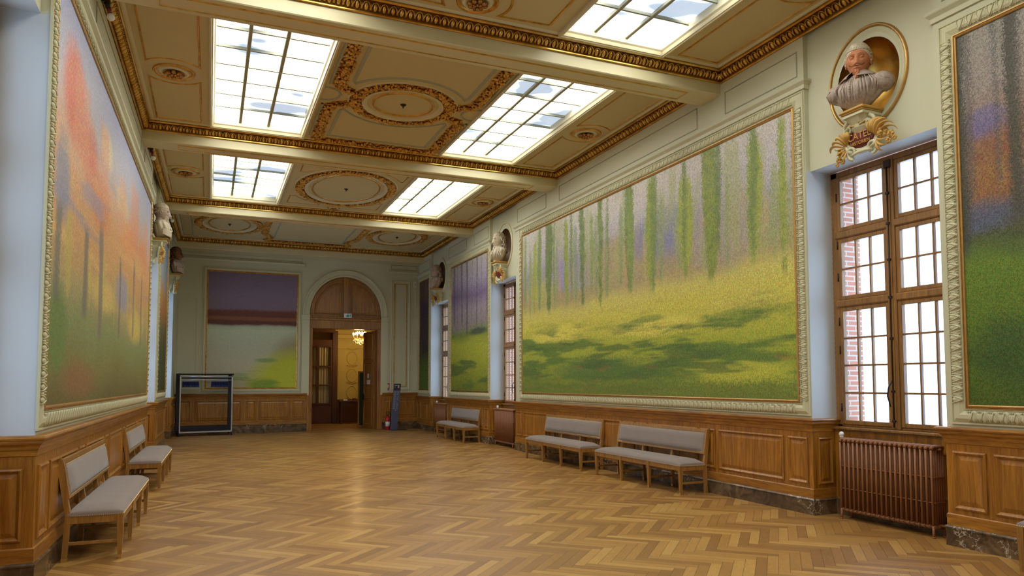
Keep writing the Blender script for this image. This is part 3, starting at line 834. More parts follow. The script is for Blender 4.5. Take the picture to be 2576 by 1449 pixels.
def ring(cx, cy, a, b_, band=.19, inner=.36, name='garland_ring'):
    g = MB(); garland(g, circ(cx, cy, a-band/2, 44, rz=b_-band/2), band, True)
    g.build(name, M['golddeep'], CE)
    g = MB()
    g.mould(circ(cx, cy, a-band-.01, 48, rz=b_-band-.01), [(0,.03),(.01,.04),(.035,.03),(.05,.018),(.06,.026),(.075,.02),(.085,0)], T=CEIL, smooth=False)
    g.mould(circ(cx, cy, a+.035, 48, rz=b_+.035), [(0,0),(.01,.02),(.03,.02),(.038,.005)], T=CEIL)
    g.build('ring_moulding', M['ceilm'], CE)
    g = MB(); g.mould(circ(cx, cy, a-inner, 48, rz=b_-inner), [(0,0),(.006,.018),(.022,.024),(.036,.014),(.042,0)], T=CEIL, smooth=True); g.build('ring_gilt_line', M['golddeep'], CE)
    g = MB(); g.lathe([(.0,-.02),(.05,0),(.035,.02),(.012,.035),(.008,.06),(.0,.065)], 14, T=CEIL @ T3(cx,0,cy) @ Matrix.Rotation(-pi/2, 4, 'X'))
    g.build('pendant_hook', M['iron'], CE)
MX = 2.80
# bay with the round ring and rectangular garland
ring(MX, 11.25, .86, .86)
g = MB(); W_ = 1.10
for s in (1, -1):
    for yy, yj in ((9.05, 10.92), (13.40, 11.62)):
        sg = 1 if yy < 11 else -1
        pts = [(MX+s*W_, yy)] + [(MX+s*W_, yj-sg*.10)] + [(MX+s*(W_-.10), yj+sg*.03), (MX+s*(W_-.34), yj+sg*.14)]
        garland(g, pts, .19)
garland(g, [(MX-W_, 13.40), (MX+W_, 13.40)], .19)
g.build('rectangular_garland', M['golddeep'], CE)
g = MB()
for s in (1, -1):
    y_out = 13.2 if s > 0 else 9.1
    ang = 1.05
    a2 = [(MX+1.0*sin(t), 11.25+s*1.0*cos(t)) for t in [ang-2*ang*i/22 for i in range(23)]]
    yk = 11.25+s*.62
    pts = [(MX+.93, y_out), (MX+.93, yk)] + a2 + [(MX-.93, yk), (MX-.93, y_out)]
    ar = sum(pts[i-1][0]*pts[i][1]-pts[i][0]*pts[i-1][1] for i in range(len(pts)))
    if ar < 0: pts = pts[::-1]
    g.mould(pts, [(0,0),(.004,.014),(.02,.018),(.03,.006),(.05,.006),(.055,0)], T=CEIL)
    for sy in (1, -1):
        g.mould([(MX+s*1.215, 11.25+sy*v) for v in ((2.0,.42) if s*sy > 0 else (.42,2.0))], [(-.01,0),(-.006,.02),(.02,.025),(.03,0)], closed=False, T=CEIL)
    cc = circ(MX+s*1.27, 11.25, .27, 18, pi/2 if s > 0 else -pi/2, 3*pi/2 if s > 0 else pi/2, endpoint=True)
    g.mould(cc, [(-.01,0),(0,.02),(.02,.02),(.03,0)], closed=False, T=CEIL)
g.build('field_moulding', M['celadon'], CE)
# bay with the big oval
ring(2.83, 16.75, 1.13, 1.58)
g = MB()
for sx in (1, -1):
    for sy in (1, -1):
        cx, cy = MX+sx*1.13, 16.62+sy*1.92
        ap = [(2.83+1.27*sin(t)*sx, 16.75+sy*1.72*cos(t)) for t in [.30+ .62*i/8 for i in range(9)]]
        pts = [(cx, cy), (ap[0][0], cy)] + ap + [(cx, ap[-1][1])]
        ar = sum(pts[i-1][0]*pts[i][1]-pts[i][0]*pts[i-1][1] for i in range(len(pts)))
        if ar < 0: pts = pts[::-1]
        gilt_line(g, pts, w=.8)
g.build('spandrel_gilt_line', M['golddeep'], CE)
rosette(2.84, 18.66, .62)
# last bay: two ovals and a rectangular field
for cx in (.42, 5.25): ring(cx, 21.75, .93, 1.28)
g = MB()
for s in (1, -1):
    garland(g, [(MX+s*1.38, 19.75), (MX+s*1.38, 22.7), (MX+s*1.28, 22.95)], .17)
garland(g, [(MX-1.3, 23.75), (MX+1.3, 23.75)], .17); garland(g, [(MX-1.38,22.7),(MX-1.15,23.3),(MX-1.3,23.75)], .17); garland(g, [(MX+1.38,22.7),(MX+1.15,23.3),(MX+1.3,23.75)], .17)
g.build('rectangular_garland', M['golddeep'], CE)
g = MB(); g.mould([(MX-1.08,19.8),(MX+1.08,19.8),(MX+1.08,23.4),(MX-1.08,23.4)], [(0,0),(.004,.014),(.02,.018),(.03,.006),(.05,.006),(.055,0)], T=CEIL)
for xa, xb in ((XLf(22)+.22, -.55), (6.2, XR-.22)): gilt_line(g, [(xa,19.8),(xb,19.8),(xb,23.85),(xa,23.85)])
g.build('field_moulding', M['celadon'], CE)
# nearest visible bay: rosette with gilt arcs and line panels
rosette(2.83, 7.80, 1.0)
g = MB()
for s in (1, -1):
    r = .40; aa = [(2.83+s*r*sin(t), 7.80-r*cos(t)) for t in [2.2-1.75*i/10 for i in range(11)]]
    pts = aa + [(2.83+s*.9, 6.9), (MX+s*1.08, 6.9), (MX+s*1.08, 8.0)]
    ar = sum(pts[i-1][0]*pts[i][1]-pts[i][0]*pts[i-1][1] for i in range(len(pts)))
    if ar < 0: pts = pts[::-1]
    gilt_line(g, pts, w=1.1)
gilt_line(g, circ(MX, 5.6, 1.12, 40, rz=1.25), w=1.2)
g.build('field_gilt_line', M['gold'], CE)
ring(MX, 5.6, .95, 1.05)
for (y0, y1, cy) in ((3.75,8.05,5.95),(9.1,13.38,11.31),(14.45,18.75,16.68)):
    for xa, xb in ((-.94,-.22),(5.86,6.53)):
        side_panels(xa, xb, y0, y1, cy)
        rosette((xa+xb)/2, cy, 1.12)
# skylights
wi = 7
for i, (y0, y1) in sky.items():
    for (x0, x1) in SKYX:
        root = bpy.data.objects.new('window_%d' % wi, None); C.objects.link(root); root['kind'] = 'structure'; root.location = ((x0+x1)/2, (y0+y1)/2, ZC); wi += 1
        iv = T3(-(x0+x1)/2, -(y0+y1)/2, -ZC)
        g = MB(iv)
        prof = [(-.0,-.0),(-.0,.035),(.012,.05),(.03,.05),(.04,.036),(.052,.036),(.058,.02),(.066,-.005),(.085,-.025),(.088,-.06),(.092,-.13)]
        g.mould([(x0,y0),(x1,y0),(x1,y1),(x0,y1)], prof, T=CEIL); g.build('skylight_frame', M['ceilm'], root)
        gx0, gx1, gy0, gy1 = x0+.09, x1-.09, y0+.09, y1-.09
        g = MB(iv); g.box(gx0-.01, gx1+.01, gy0-.01, gy1+.01, ZC+.125, ZC+.13); g.build('frosted_panes', M['skyglass'], root)
        g = MB(iv)
        for f in (.29, .62): xx = gx0+(gx1-gx0)*f; g.box(xx-.026, xx+.026, gy0, gy1, ZC+.075, ZC+.124, .006)
        yy = gy1-.66 if i == 2 else gy1-.6
        st = .58
        while yy > gy0+.08:
            g.box(gx0, gx1, yy-.015, yy+.015, ZC+.086, ZC+.124); yy -= st
        g.build('glazing_bars', M['groove'], root)
# ------------------------------------------------------------------ next room through the door
R2 = MB()
R2.box(4.68, 6.9, 29.9, 30.2, 0, 5.0); R2.box(-.9, 6.9, 31.0, 31.2, 0, 5.0); R2.box(6.8, 7.0, YB+.42, 31, 0, 5.0); R2.box(-1.0, -.8, YB+.42, 31.2, 0, 5.0); R2.box(-1, 7, YB+.3, 31.2, 4.7, 4.9)
R2o = struct('wall_far_room', R2, M['yellow'])
g = MB()
g.box(4.62, 6.85, 29.8, 29.92, 3.42, 3.60, .02); g.box(4.66, 6.85, 29.85, 29.92, 3.36, 3.42); g.box(4.72, 6.4, 29.875, 29.9, 3.0, 3.05, .01)
for zc_ in (2.62, 1.92, 1.22):
    TT = frame((5.38,29.9,0), (-1,0,0), (0,-1,0))
    g.mould(circ(0, zc_, .23, 24, rz=.29), [(0,0),(.01,.03),(.03,.035),(.05,0)], T=TT, smooth=True)
g.build('relief_moulding', M['yellow'], R2o)
g = MB()
for zc_ in (2.97, 2.27, 1.57, .92):
    for s in (1, -1):
        for k in range(3):
            sp = [(s*(.05+.06*k+.05*cos(a)*(1-a/8)), zc_+.02*k+.05*sin(a)*(1-a/8)) for a in [i*.6 for i in range(9)]]
            g.tube([(5.38-p[0], 29.88, p[1]) for p in sp], .012, 5)
g.build('scroll_relief', M['yellowm'], R2o)
g = MB()
TT = frame((0,29.4,0), (-1,0,0), (0,-1,0))
g.box(4.50, 4.72, 29.4, 29.9, 0, 3.7, .02); g.box(3.0, 4.5, 29.4, 29.55, 3.05, 3.35, .02); g.box(2.6, 4.6, 29.3, 29.5, 3.62, 3.8, .02)
g.box(2.7, 4.5, 29.42, 29.5, 0, .78, .01); g.box(4.72, 6.8, 29.84, 29.9, 0, .94, .01)
for xx in (2.9, 3.42, 3.94, 4.46): g.box(xx-.035, xx+.035, 29.38, 29.46, .7, 3.1, .01)
for zz in (.78, 1.52, 2.27, 3.06): g.box(2.9, 4.5, 29.385, 29.455, zz-.03, zz+.03, .008)
g.build('glazed_door_frame', M['umber'], R2o)
c_ = MB()
rows = []
for z in (.75, 1.5, 2.3, 3.08):
    rows.append([(2.9+1.58*i/90, 29.56+.035*sin(i*1.05+sin(z)*.5)+.015*sin(i*.37), z) for i in range(91)])
c_.grid(rows)
tag(c_.build('net_curtain', M['curtain']), 'cream net curtain behind the glazed door in the yellow room', 'curtain')
R2t = thing('side_table', T3(5.32, 28.95, 0), 'dark wooden table standing by the yellow wall in the next room', 'table')
g = MB(); g.box(-.62, .62, -.28, .28, .86, .91, .01); g.build('tabletop', M['umber'], R2t)
g = MB(); g.box(-.57, .57, -.24, .24, .74, .86); g.build('apron', M['umber'], R2t)
for sx in (-1, 1):
    for sy in (-1, 1):
        g = MB(); g.box(sx*.54-.03, sx*.54+.03, sy*.22-.03, sy*.22+.03, 0, .76, .005); g.build('leg', M['umber'], R2t)
for (x, y, w_, d_, h_, mt, lb) in ((4.95,28.9,.16,.10,.05,'paper','flat stack of white leaflets on left end of the far table'),(5.30,28.95,.12,.10,.09,'maroon','small dark red box in the middle of the far table'),(5.62,28.92,.14,.10,.06,'paper','flat stack of white leaflets on right end of the far table')):
    g = MB(); g.box(-w_/2, w_/2, -d_/2, d_/2, 0, h_, .003); o = g.build('leaflet_stack' if mt == 'paper' else 'small_box', M[mt]); o.location = (x, y, .91)
    tag(o, lb, 'leaflets' if mt == 'paper' else 'box')
# green board standing in the doorway
bd = thing('display_board', T3(5.16, 26.6, 0), 'narrow dark green board in a wooden frame beside the open door leaf', 'board')
g = MB(); g.box(-.10, .10, -.015, .015, .05, 1.98); g.build('green_panel', M['darkgreen'], bd)
g = MB(); g.box(-.15, -.10, -.025, .025, 0, 2.04, .004); g.box(.10, .15, -.025, .025, 0, 2.04, .004); g.box(-.10, .10, -.025, .025, 1.98, 2.04, .004); g.box(-.10, .10, -.025, .025, 0, .06, .004)
g.build('board_frame', M['oakdoor'], bd)
# chandelier
ch = thing('chandelier', T3(5.38, 28.0, 3.35), 'lit crystal chandelier with candle bulbs hanging in the yellow room', 'chandelier')
g = MB(); g.tube([(0,0,.1),(0,0,1.35)], .012, 6); g.lathe([(.0,-.12),(.05,-.08),(.03,0),(.07,.06),(.03,.14),(.02,.3)], 12)
for k in range(10):
    a = 2*pi*k/10; g.tube([(.04*cos(a),.04*sin(a),0),(.16*cos(a),.16*sin(a),-.06),(.28*cos(a),.28*sin(a),-.02),(.31*cos(a),.31*sin(a),.08)], .009, 5)
g.build('brass_arms', M['brass'], ch)
for k in range(10):
    a = 2*pi*k/10; g = MB(); g.ell((.31*cos(a),.31*sin(a),.155), (.022,.022,.05), 8, 6); g.build('candle_bulb', M['bulb'], ch)
    a += .31; g = MB(); g.ell((.17*cos(a),.17*sin(a),.20), (.02,.02,.045), 8, 6); g.build('candle_bulb', M['bulb'], ch)
g = MB()
for k in range(90):
    a = random.uniform(0, 2*pi); r = random.uniform(.05, .34); z = -.05-.18*(1-r/.36)*random.random()*1.6+random.uniform(-.03,.05)
    g.ell((r*cos(a), r*sin(a), z), (.010,.010,.020), 5, 4)
tag(g.build('crystal_drops', M['crystal'], ch), kind='stuff')

# ------------------------------------------------------------------ mural paintings
S = srgb
PM = {}
PM['meadow'] = painting('meadow_canvas', 8.67, 3.7,
    [(0,S(118,132,62)),(.12,S(136,152,64)),(.24,S(172,180,70)),(.38,S(208,200,88)),(.47,S(206,196,108)),(.53,S(176,160,116)),(.62,S(160,150,136)),(.72,S(158,152,168)),(.82,S(186,180,184)),(1,S(206,200,190))], .14,
    [(.30,.66,.20,.10,S(160,152,190),.8),(.52,.66,.20,.14,S(176,158,122),.8),(.66,.72,.12,.12,S(132,136,178),.7),(.84,.66,.12,.16,S(174,164,150),.6),(.12,.60,.10,.08,S(196,186,110),.6),(.20,.34,.16,.06,S(220,210,96),.8),(.62,.32,.18,.05,S(222,212,100),.8),(.88,.38,.12,.05,S(206,196,98),.7),(.86,.10,.16,.05,S(206,206,80),.6),(.40,.14,.20,.06,S(96,124,74),.6)],
    [], dab=.017, jit=.06, warp=.26, hue=.07, val=.42, seed=1,
    trees=[(2.3,.46,.95,.17,True,S(128,146,116),S(176,182,104),.75,3.3),(1.25,.40,1.15,.19,True,S(92,118,70),S(186,192,78),.92,7.7),(1.3,.43,1.18,.12,True,S(96,116,84),S(150,166,92),.88,21.2)],
    bands=[(78,2.6,.5,.50,S(170,176,104),.55,.46,1.05),(84,3.4,.6,.54,S(196,160,120),.4,.45,.85),(20,.45,3.2,.49,S(96,126,64),.85,.0,.43),(-14,.5,4.5,.51,S(84,112,64),.75,.0,.38),(8,.9,6,.60,S(206,112,70),.35,.0,.20)])
PM['wood'] = painting('wood_canvas', 7.9, 3.64,
    [(0,S(80,100,38)),(.2,S(98,122,44)),(.38,S(106,132,50)),(.44,S(86,98,62)),(.49,S(100,84,72)),(.60,S(142,102,72)),(.72,S(142,114,98)),(.85,S(150,140,132)),(1,S(152,146,136))], .10,
    [(.03,.74,.03,.05,S(110,108,160),.6),(.12,.74,.03,.07,S(112,112,156),.5),(.07,.64,.06,.10,S(142,100,66),.6),(.03,.56,.03,.06,S(150,100,64),.6),(.02,.50,.05,.05,S(92,104,128),.6),(.2,.6,.08,.2,S(110,110,104),.5),(.05,.14,.05,.10,S(64,90,50),.6)],
    [], dab=.011, jit=.05, warp=.20, hue=.07, val=.6, seed=2,
    trees=[(2.3,.38,1.3,.20,False,S(66,72,68),S(96,92,74),.95,4.35),(4.1,.46,1.3,.14,False,S(104,92,88),S(84,96,98),.7,9.1)],
    bands=[(15,.6,2.2,.53,S(70,94,44),.6,.0,.42),(70,.8,3,.55,S(160,132,84),.35,.5,.8)])
PM['quay'] = painting('warm_canvas', 8.65, 3.68,
    [(0,S(112,104,62)),(.10,S(134,130,76)),(.20,S(136,148,96)),(.32,S(176,160,112)),(.44,S(206,162,108)),(.58,S(214,164,112)),(.70,S(210,170,142)),(.82,S(186,180,184)),(1,S(160,168,200))], .16,
    [(.10,.80,.07,.14,S(214,116,84),.95),(.20,.72,.07,.10,S(216,128,92),.8),(.30,.62,.10,.10,S(214,140,92),.7),(.05,.55,.04,.12,S(140,144,160),.7),(.34,.82,.06,.08,S(226,206,160),.7),(.52,.74,.08,.06,S(222,200,150),.6),(.62,.62,.12,.09,S(224,160,106),.8),(.85,.64,.10,.10,S(222,150,108),.8),(.05,.18,.05,.12,S(112,136,76),.8),(.35,.34,.12,.06,S(222,196,112),.6),(.55,.40,.10,.08,S(150,156,180),.6),(.75,.30,.12,.08,S(222,200,108),.7),(.18,.06,.12,.06,S(150,110,74),.6)],
    [], dab=.017, jit=.05, warp=.17, hue=.06, val=.34, seed=3,
    trees=[(.7,.18,.62,.11,False,S(136,124,118),S(112,116,104),.8,2.4),(.9,.24,.50,.12,True,S(190,180,96),S(214,192,110),.7,8.8),(.6,.60,.92,.3,False,S(222,140,98),S(214,170,130),.55,5.9)],
    bands=[(-16,.3,2.4,.52,S(226,186,122),.6,.3,.7),(-12,.3,3,.56,S(140,146,170),.55,.4,.8)])
PM['quay2'] = painting('warm_narrow_canvas', 2.75, 3.6,
    [(0,S(70,78,46)),(.25,S(84,92,56)),(.4,S(120,110,70)),(.5,S(186,130,80)),(.62,S(200,150,92)),(.74,S(170,176,176)),(1,S(140,170,190))], .2,
    [], [], dab=.03, seed=4, trees=[(1.2,.1,.5,.14,False,S(80,84,66),S(60,66,50),.7,1.3)])
PM['grove'] = painting('grove_canvas', 3.05, 3.7,
    [(0,S(122,134,54)),(.2,S(166,172,64)),(.36,S(180,184,70)),(.43,S(124,142,70)),(.50,S(150,140,138)),(.62,S(160,146,154)),(.74,S(124,104,140)),(.84,S(160,150,168)),(1,S(178,172,166))], .08,
    [(.75,.44,.25,.03,S(74,84,80),.7)],
    [], dab=.03, jit=.04, warp=.12, seed=5, trees=[(2.4,.42,1.3,.08,False,S(92,88,98),S(118,104,104),.85,6.2),(1.5,.40,1.3,.10,False,S(110,104,112),S(84,92,96),.8,2.2)],
    bands=[(-38,.35,2.0,.50,S(84,110,62),.8,-.1,.40)])
PM['dusk_grove'] = painting('dark_grove_canvas', 1.05, 3.7,
    [(0,S(84,112,38)),(.2,S(80,106,38)),(.30,S(66,78,44)),(.36,S(60,48,56)),(.6,S(74,58,66)),(.75,S(74,54,78)),(.86,S(108,86,78)),(1,S(98,82,74))], .10,
    [], [], dab=.03, seed=6, trees=[(2.6,.32,1.3,.10,False,S(44,34,42),S(60,46,50),.8,3.1)])
PM['river'] = painting('dusk_water_canvas', 2.75, 3.73,
    [(0,S(186,180,146)),(.2,S(192,184,152)),(.36,S(188,190,158)),(.50,S(196,206,170)),(.535,S(184,190,158)),(.555,S(104,62,54)),(.66,S(122,72,60)),(.685,S(138,118,132)),(.82,S(140,126,148)),(1,S(128,112,132))], .05,
    [(1.05,.22,.34,.26,S(164,150,112),.9),(1.02,.04,.58,.30,S(196,198,62),1.0),(.62,.03,.20,.06,S(156,168,64),.8),(.66,.24,.14,.022,S(80,140,86),.5),(.5,.60,.9,.02,S(158,106,70),.5)],
    [], dab=.016, jit=.03, warp=.08, hue=.04, val=.18, seed=7, bands=[(20,.6,4,.54,S(100,150,60),.5,-.1,.20)])

def canvas(name, x0, x1, z0, z1, y, mat, parent):
    me = bpy.data.meshes.new(name)
    me.from_pydata([(x0,y,z0),(x1,y,z0),(x1,y,z1),(x0,y,z1),(x0,y-.02,z0),(x1,y-.02,z0),(x1,y-.02,z1),(x0,y-.02,z1)], [],
                   [(0,3,2,1),(4,5,6,7),(0,1,5,4),(1,2,6,5),(2,3,7,6),(3,0,4,7)])
    uvl = me.uv_layers.new(name='UVMap')
    for lp in me.loops:
        vx = me.vertices[lp.vertex_index].co
        uvl.data[lp.index].uv = (1-(vx.x-x0)/(x1-x0), (vx.z-z0)/(z1-z0))
    me.materials.append(mat)
    o = bpy.data.objects.new(name, me); C.objects.link(o); o.parent = parent
    return o
def mural(T, x0, x1, z0, z1, mat, label, leaf=.105, big=True, goldmat=None):
    """T: wall frame at the bottom centre of the canvas"""
    cx = (x0+x1)/2
    root = thing('mural_painting', T @ T3(cx, 0, z0), label, 'painting', 'painted murals in plaster frames')
    hw = (x1-x0)/2; h = z1-z0
    canvas('canvas', -hw, hw, 0, h, .014, mat, root)
    rect = [(-hw,0),(hw,0),(hw,h),(-hw,h)]
    g = MB(); g.mould(rect, [(.002,.012),(0,.026),(-.010,.032),(-.020,.026),(-.028,.018),(-.030,.026),(-.038,.026),(-.038,.0)]); g.build('gilt_fillet', goldmat or M['oldgold'], root)
    g = MB()
    B = .105 if big else .07
    g.mould(rect, [(-.038,0),(-.038,.018),(-.050,.022),(-.054,.012),(-.060,.016),(-.060-B*.35,.036),(-.060-B*.7,.034),(-.060-B,.014),(-.066-B,.010),(-.070-B,.022),(-.084-B,.022),(-.088-B,0)])
    if leaf:
        def run(p, q, nrm):
            L = sqrt((q[0]-p[0])**2+(q[1]-p[1])**2); n = max(2, int(L/leaf)); ax, az = (q[0]-p[0])/L, (q[1]-p[1])/L
            for k in range(n):
                t = (k+.5)*L/n; o = (p[0]+ax*t+nrm[0]*(.060+B*.5), .030, p[1]+az*t+nrm[1]*(.060+B*.5))
                R = Matrix(((ax,0,nrm[0],o[0]),(0,1,0,o[1]),(az,0,nrm[1],o[2]),(0,0,0,1)))
                s = leaf/.105
                g.ell((0,-.004,-.002), (.034*s,.018,B*.54), 8, 6, T=R); g.tube([(-.034*s,.0,B*.50),(-.026*s,.010,B*.1),(-.010*s,.014,-B*.30),(.0,.014,-B*.50)], .0055, 5, T=R); g.tube([(.034*s,.0,B*.50),(.026*s,.010,B*.1),(.010*s,.014,-B*.30),(.0,.014,-B*.50)], .0055, 5, T=R)
                g.ell((.0525*s,-.004,.010), (.014*s,.014,B*.42), 6, 4, T=R)
                g.ell((.0525*s-.011,.002,-B*.44), (.009*s,.014,.010), 6, 4, T=R); g.ell((.0525*s+.011,.002,-B*.44), (.009*s,.014,.010), 6, 4, T=R)
        run((-hw,0),(hw,0),(0,-1)); run((hw,0),(hw,h),(1,0)); run((hw,h),(-hw,h),(0,1)); run((-hw,h),(-hw,0),(-1,0))
    g.build('carved_frame', M['ornament'], root)
    return root
mural(FR(0), 6.92, 15.50, 1.385, 5.07, PM['meadow'], 'widest mural on the right wall, dabbed yellow-green meadow under lilac hills, above two benches')
mural(FR(0), -3.3, 4.72, 1.385, 5.02, PM['wood'], 'mural cut by the right photo edge, dark tree trunks over green undergrowth', leaf=.10)
mural(FR(0), 17.80, 20.95, 1.385, 5.10, PM['grove'], 'tall mural between the two far right windows, purple hill over yellow-green grass', goldmat=M['golddeep'])
mural(FR(0), 23.42, 24.55, 1.40, 5.12, PM['dusk_grove'], 'narrow dark mural in the far right corner, plum above and green below', goldmat=M['bronze'])
mural(FL(0), -15.55, -6.93, 1.415, 5.09, PM['quay'], 'long mural on the left wall in orange, blue and yellow dabs above the left benches')
mural(FL(0), -20.50, -17.95, 1.43, 5.09, PM['quay2'], 'narrow mural far along the left wall, blue above orange above green', goldmat=M['golddeep'])
mural(FB(0), -2.62, .12, 1.46, 5.19, PM['river'], 'dusky mural on the end wall, mauve sky and pale water with green bank', leaf=0, big=False, goldmat=M['golddeep'])

# ------------------------------------------------------------------ busts
def head_mesh(mb, T, S_=1.58, beard=False):
    n, m = 96, 84; rows = []
    def g(a, b, s): return exp(-((a-b)/s)**2)
    for i in range(m+1):
        ph = -pi/2+pi*i/m; row = []
        for k in range(n):
            th = 2*pi*k/n            # th=pi/2 faces +y
            x, y, z = cos(ph)*cos(th), cos(ph)*sin(th), sin(ph)
            X_, Y_, Z_ = .078*x, .098*y, .125*z
            if Z_ < 0:
                t = min(1, -Z_/.125); X_ *= 1-.36*t**1.2
                if Y_ > 0: Y_ *= 1-.06*t; Y_ += .012*t
                else: Y_ *= 1-.45*t
            fr_ = max(0, y)**.5 if y > 0 else 0
            if y > 0:
                Y_ -= .004*g(X_, 0, .08)
                # nose
                zz = Z_; nose = 0
                if -.052 < zz < .03: nose = .030*((.03-zz)/.075)**1.1 if zz > -.045 else .030*max(0, (zz+.056)/.011)
                Y_ += nose*g(X_, 0, .0125+(.006 if zz < -.02 else 0))
                for sx in (-1, 1):
                    Y_ -= .021*g(X_, sx*.031, .015)*g(zz, .012, .012)
                    Y_ += .004*g(X_, sx*.031, .009)*g(zz, .012, .007)
                    Y_ += .010*g(X_, sx*.030, .024)*g(zz, .034, .008)
                    Y_ += .007*g(X_, sx*.044, .016)*g(zz, -.016, .012); Y_ -= .009*g(X_, sx*.046, .018)*g(zz, -.060, .020)
                Y_ += .009*g(X_, 0, .024)*g(zz, -.066, .006)+.009*g(X_, 0, .02)*g(zz, -.079, .006)-.006*g(X_, 0, .025)*g(zz, -.0725, .0028)
                Y_ += .010*g(X_, 0, .022)*g(zz, -.105, .014)
            row.append((X_*S_, Y_*S_, Z_*S_))
        rows.append(row)
    mb.grid(rows, cu=True, T=T)
    for sx in (-1, 1):
        mb.ell((sx*.031*S_, .078*S_, .012*S_), (.0135*S_,.0115*S_,.0115*S_), 12, 8, T=T)
        mb.tube([(sx*.016*S_,.086*S_,.013*S_),(sx*.024*S_,.0925*S_,.0235*S_),(sx*.034*S_,.090*S_,.0240*S_),(sx*.046*S_,.077*S_,.014*S_)], .0030*S_, 6, T=T)
        mb.tube([(sx*.017*S_,.085*S_,.008*S_),(sx*.030*S_,.087*S_,-.0010*S_),(sx*.045*S_,.076*S_,.006*S_)], .0024*S_, 6, T=T)
    for sx in (-1, 1):
        mb.tube([(sx*.080*S_, -.004*S_, -.028*S_),(sx*.086*S_, -.012*S_, .0),(sx*.084*S_, -.004*S_, .022*S_),(sx*.080*S_, .008*S_, .018*S_),(sx*.078*S_,.008*S_,-.01*S_)], .007*S_, 6, T=T)
        mb.ell((sx*.078*S_, 0, -.004*S_), (.006*S_, .012*S_, .024*S_), 6, 5, T=T)
    mb.lathe([(.050*S_,-.20*S_),(.050*S_,-.13*S_),(.055*S_,-.07*S_),(.04*S_,-.02*S_)], 16, T=T @ T3(0,-.018*S_,0))
def bust(T, style, label, yaw=0):
    root = thing('portrait_bust', T @ Matrix.Rotation(radians(yaw*.45), 4, 'Z'), label, 'bust', 'busts in the oval wall niches')
    st = {'collar':('stone','terracotta','stonelight'), 'wig':('stonelight','stonelight','stonelight'), 'curls':('stonepink','stonepink','stonepink'), 'cap':('stonelight','stonepink','stonelight'), 'dark':('stonepink','darkbronze','darkbronze')}[style]
    cl, sk, hr = (M[k] for k in st)
    hz = .545; Th = T3(0, .015, hz) @ Matrix.Rotation(radians(yaw*.55), 4, 'Z')
    g = MB(); head_mesh(g, Th); hd = g.build('head', sk, root)
    for sx in (-1, 1):
        g = MB(); g.ell((sx*.031*1.58, .0790*1.58, .0115*1.58), (.0115*1.58,.0092*1.58,.0080*1.58), 12, 8, T=Th); ey = g.build('eye', M['eyepaint'] if style == 'collar' else sk, hd)
    # torso drapery
    prof = [(0,.10,.09,0),(.03,.12,.10,0),(.055,.17,.12,.01),(.09,.235,.14,.02),(.14,.30,.16,.02),(.20,.345,.172,.02),(.26,.370,.172,.01),(.305,.345,.16,0),(.34,.275,.14,0),(.365,.185,.12,0),(.382,.12,.10,0),(.40,.085,.085,0)]
    g = MB(); n = 72; rows = []
    kf = {'collar':15,'wig':13,'curls':9,'cap':8,'dark':10}[style]; am = {'collar':.06,'wig':.05,'curls':.075,'cap':.07,'dark':.06}[style]
    for (z, a, b_, yo) in prof:
        row = []
        for k in range(n):
            t = 2*pi*k/n; w = 1+am*min(1, z*8)*(sin(kf*t+z*9*(1 if style != 'collar' else .3))+.4*sin(2.3*kf*t+1+z*14))*(1 if z < .33 else .3)
            zz = z + 0
            e = 1-.12*abs(sin(2*t))
            row.append((a*.86*w*e*cos(t), yo+b_*w*e*sin(t), zz))
        rows.append(row)
    g.grid(rows, cu=True, cap=True)
    if style == 'collar':
        for sx in (-1, 1):
            g.ell((sx*.245, -.01, .250), (.120,.135,.110), 18, 12, noise=.05)
            for q in range(7):
                a = -.9+q*.3; g.tube([(sx*(.16+.02*q), .11+.02*cos(q), .33-.01*q),(sx*(.21+.024*q), .145-.016*q, .25),(sx*(.20+.02*q), .13-.014*q, .15)], .015, 5, rf=lambda t: sin(pi*min(.98,max(.02,t)))**.5)
        for q in range(9): g.ell((.0+.003*q, .155+.05*sin(pi*q/10), .34-.027*q), (.008,.008,.008), 6, 4)
        for q in range(10):
            x = -.2+.04*q; g.tube([(x*.6,.14,.34),(x*.85,.192-.25*x*x,.21),(x*.8,.16-.3*x*x,.075)], .013, 5, rf=lambda t: sin(pi*min(.98,max(.02,t)))**.5)
    elif style in ('curls','cap','dark'):
        for q in range(6): g.tube([(-.34+.03*q,.06,.23-.03*q),(-.1,.19,.20-.035*q),(.12,.20,.13-.02*q),(.33,.07,.16-.02*q)], .022, 6, rf=lambda t: .5+.5*sin(pi*t))
    else:
        for q in range(-5, 6): g.tube([(q*.045,.14,.30),(q*.06,.19-.004*q*q,.18),(q*.068,.17-.004*q*q,.05)], .016, 5, rf=lambda t: .4+.6*sin(pi*t))
    g.build('robe', cl, root)
    # collar or cravat
    g = MB()
    if style == 'collar':
        for sx in (-1, 1):
            rows = []
            for i in range(9):
                a = (pi/2-.28) - i*(pi*.80/8)
                c_, s_ = cos(a)*sx, sin(a)
                rows.append([(c_*.088, s_*.085, .425),(c_*.11, s_*.105, .425),(c_*.165, s_*.155, .385),(c_*.205, s_*.19, .345),(c_*.203, s_*.188, .333),(c_*.155, s_*.145, .368),(c_*.086, s_*.083, .40)])
            g.grid(rows, cv=False, cu=True)
        g.build('turned_collar', cl, root)
    else:
        for q in range(7): g.ell((random.uniform(-.03,.03), .13+.012*q, .36-.03*q), (.05-.004*q,.03,.026), 8, 6, noise=.08)
        g.tube([(.10*cos(t), .10*sin(t), .375) for t in [2*pi*i/20 for i in range(20)]], .022, 6, closed=True)
        g.build('cravat', hr if style != 'dark' else cl, root)
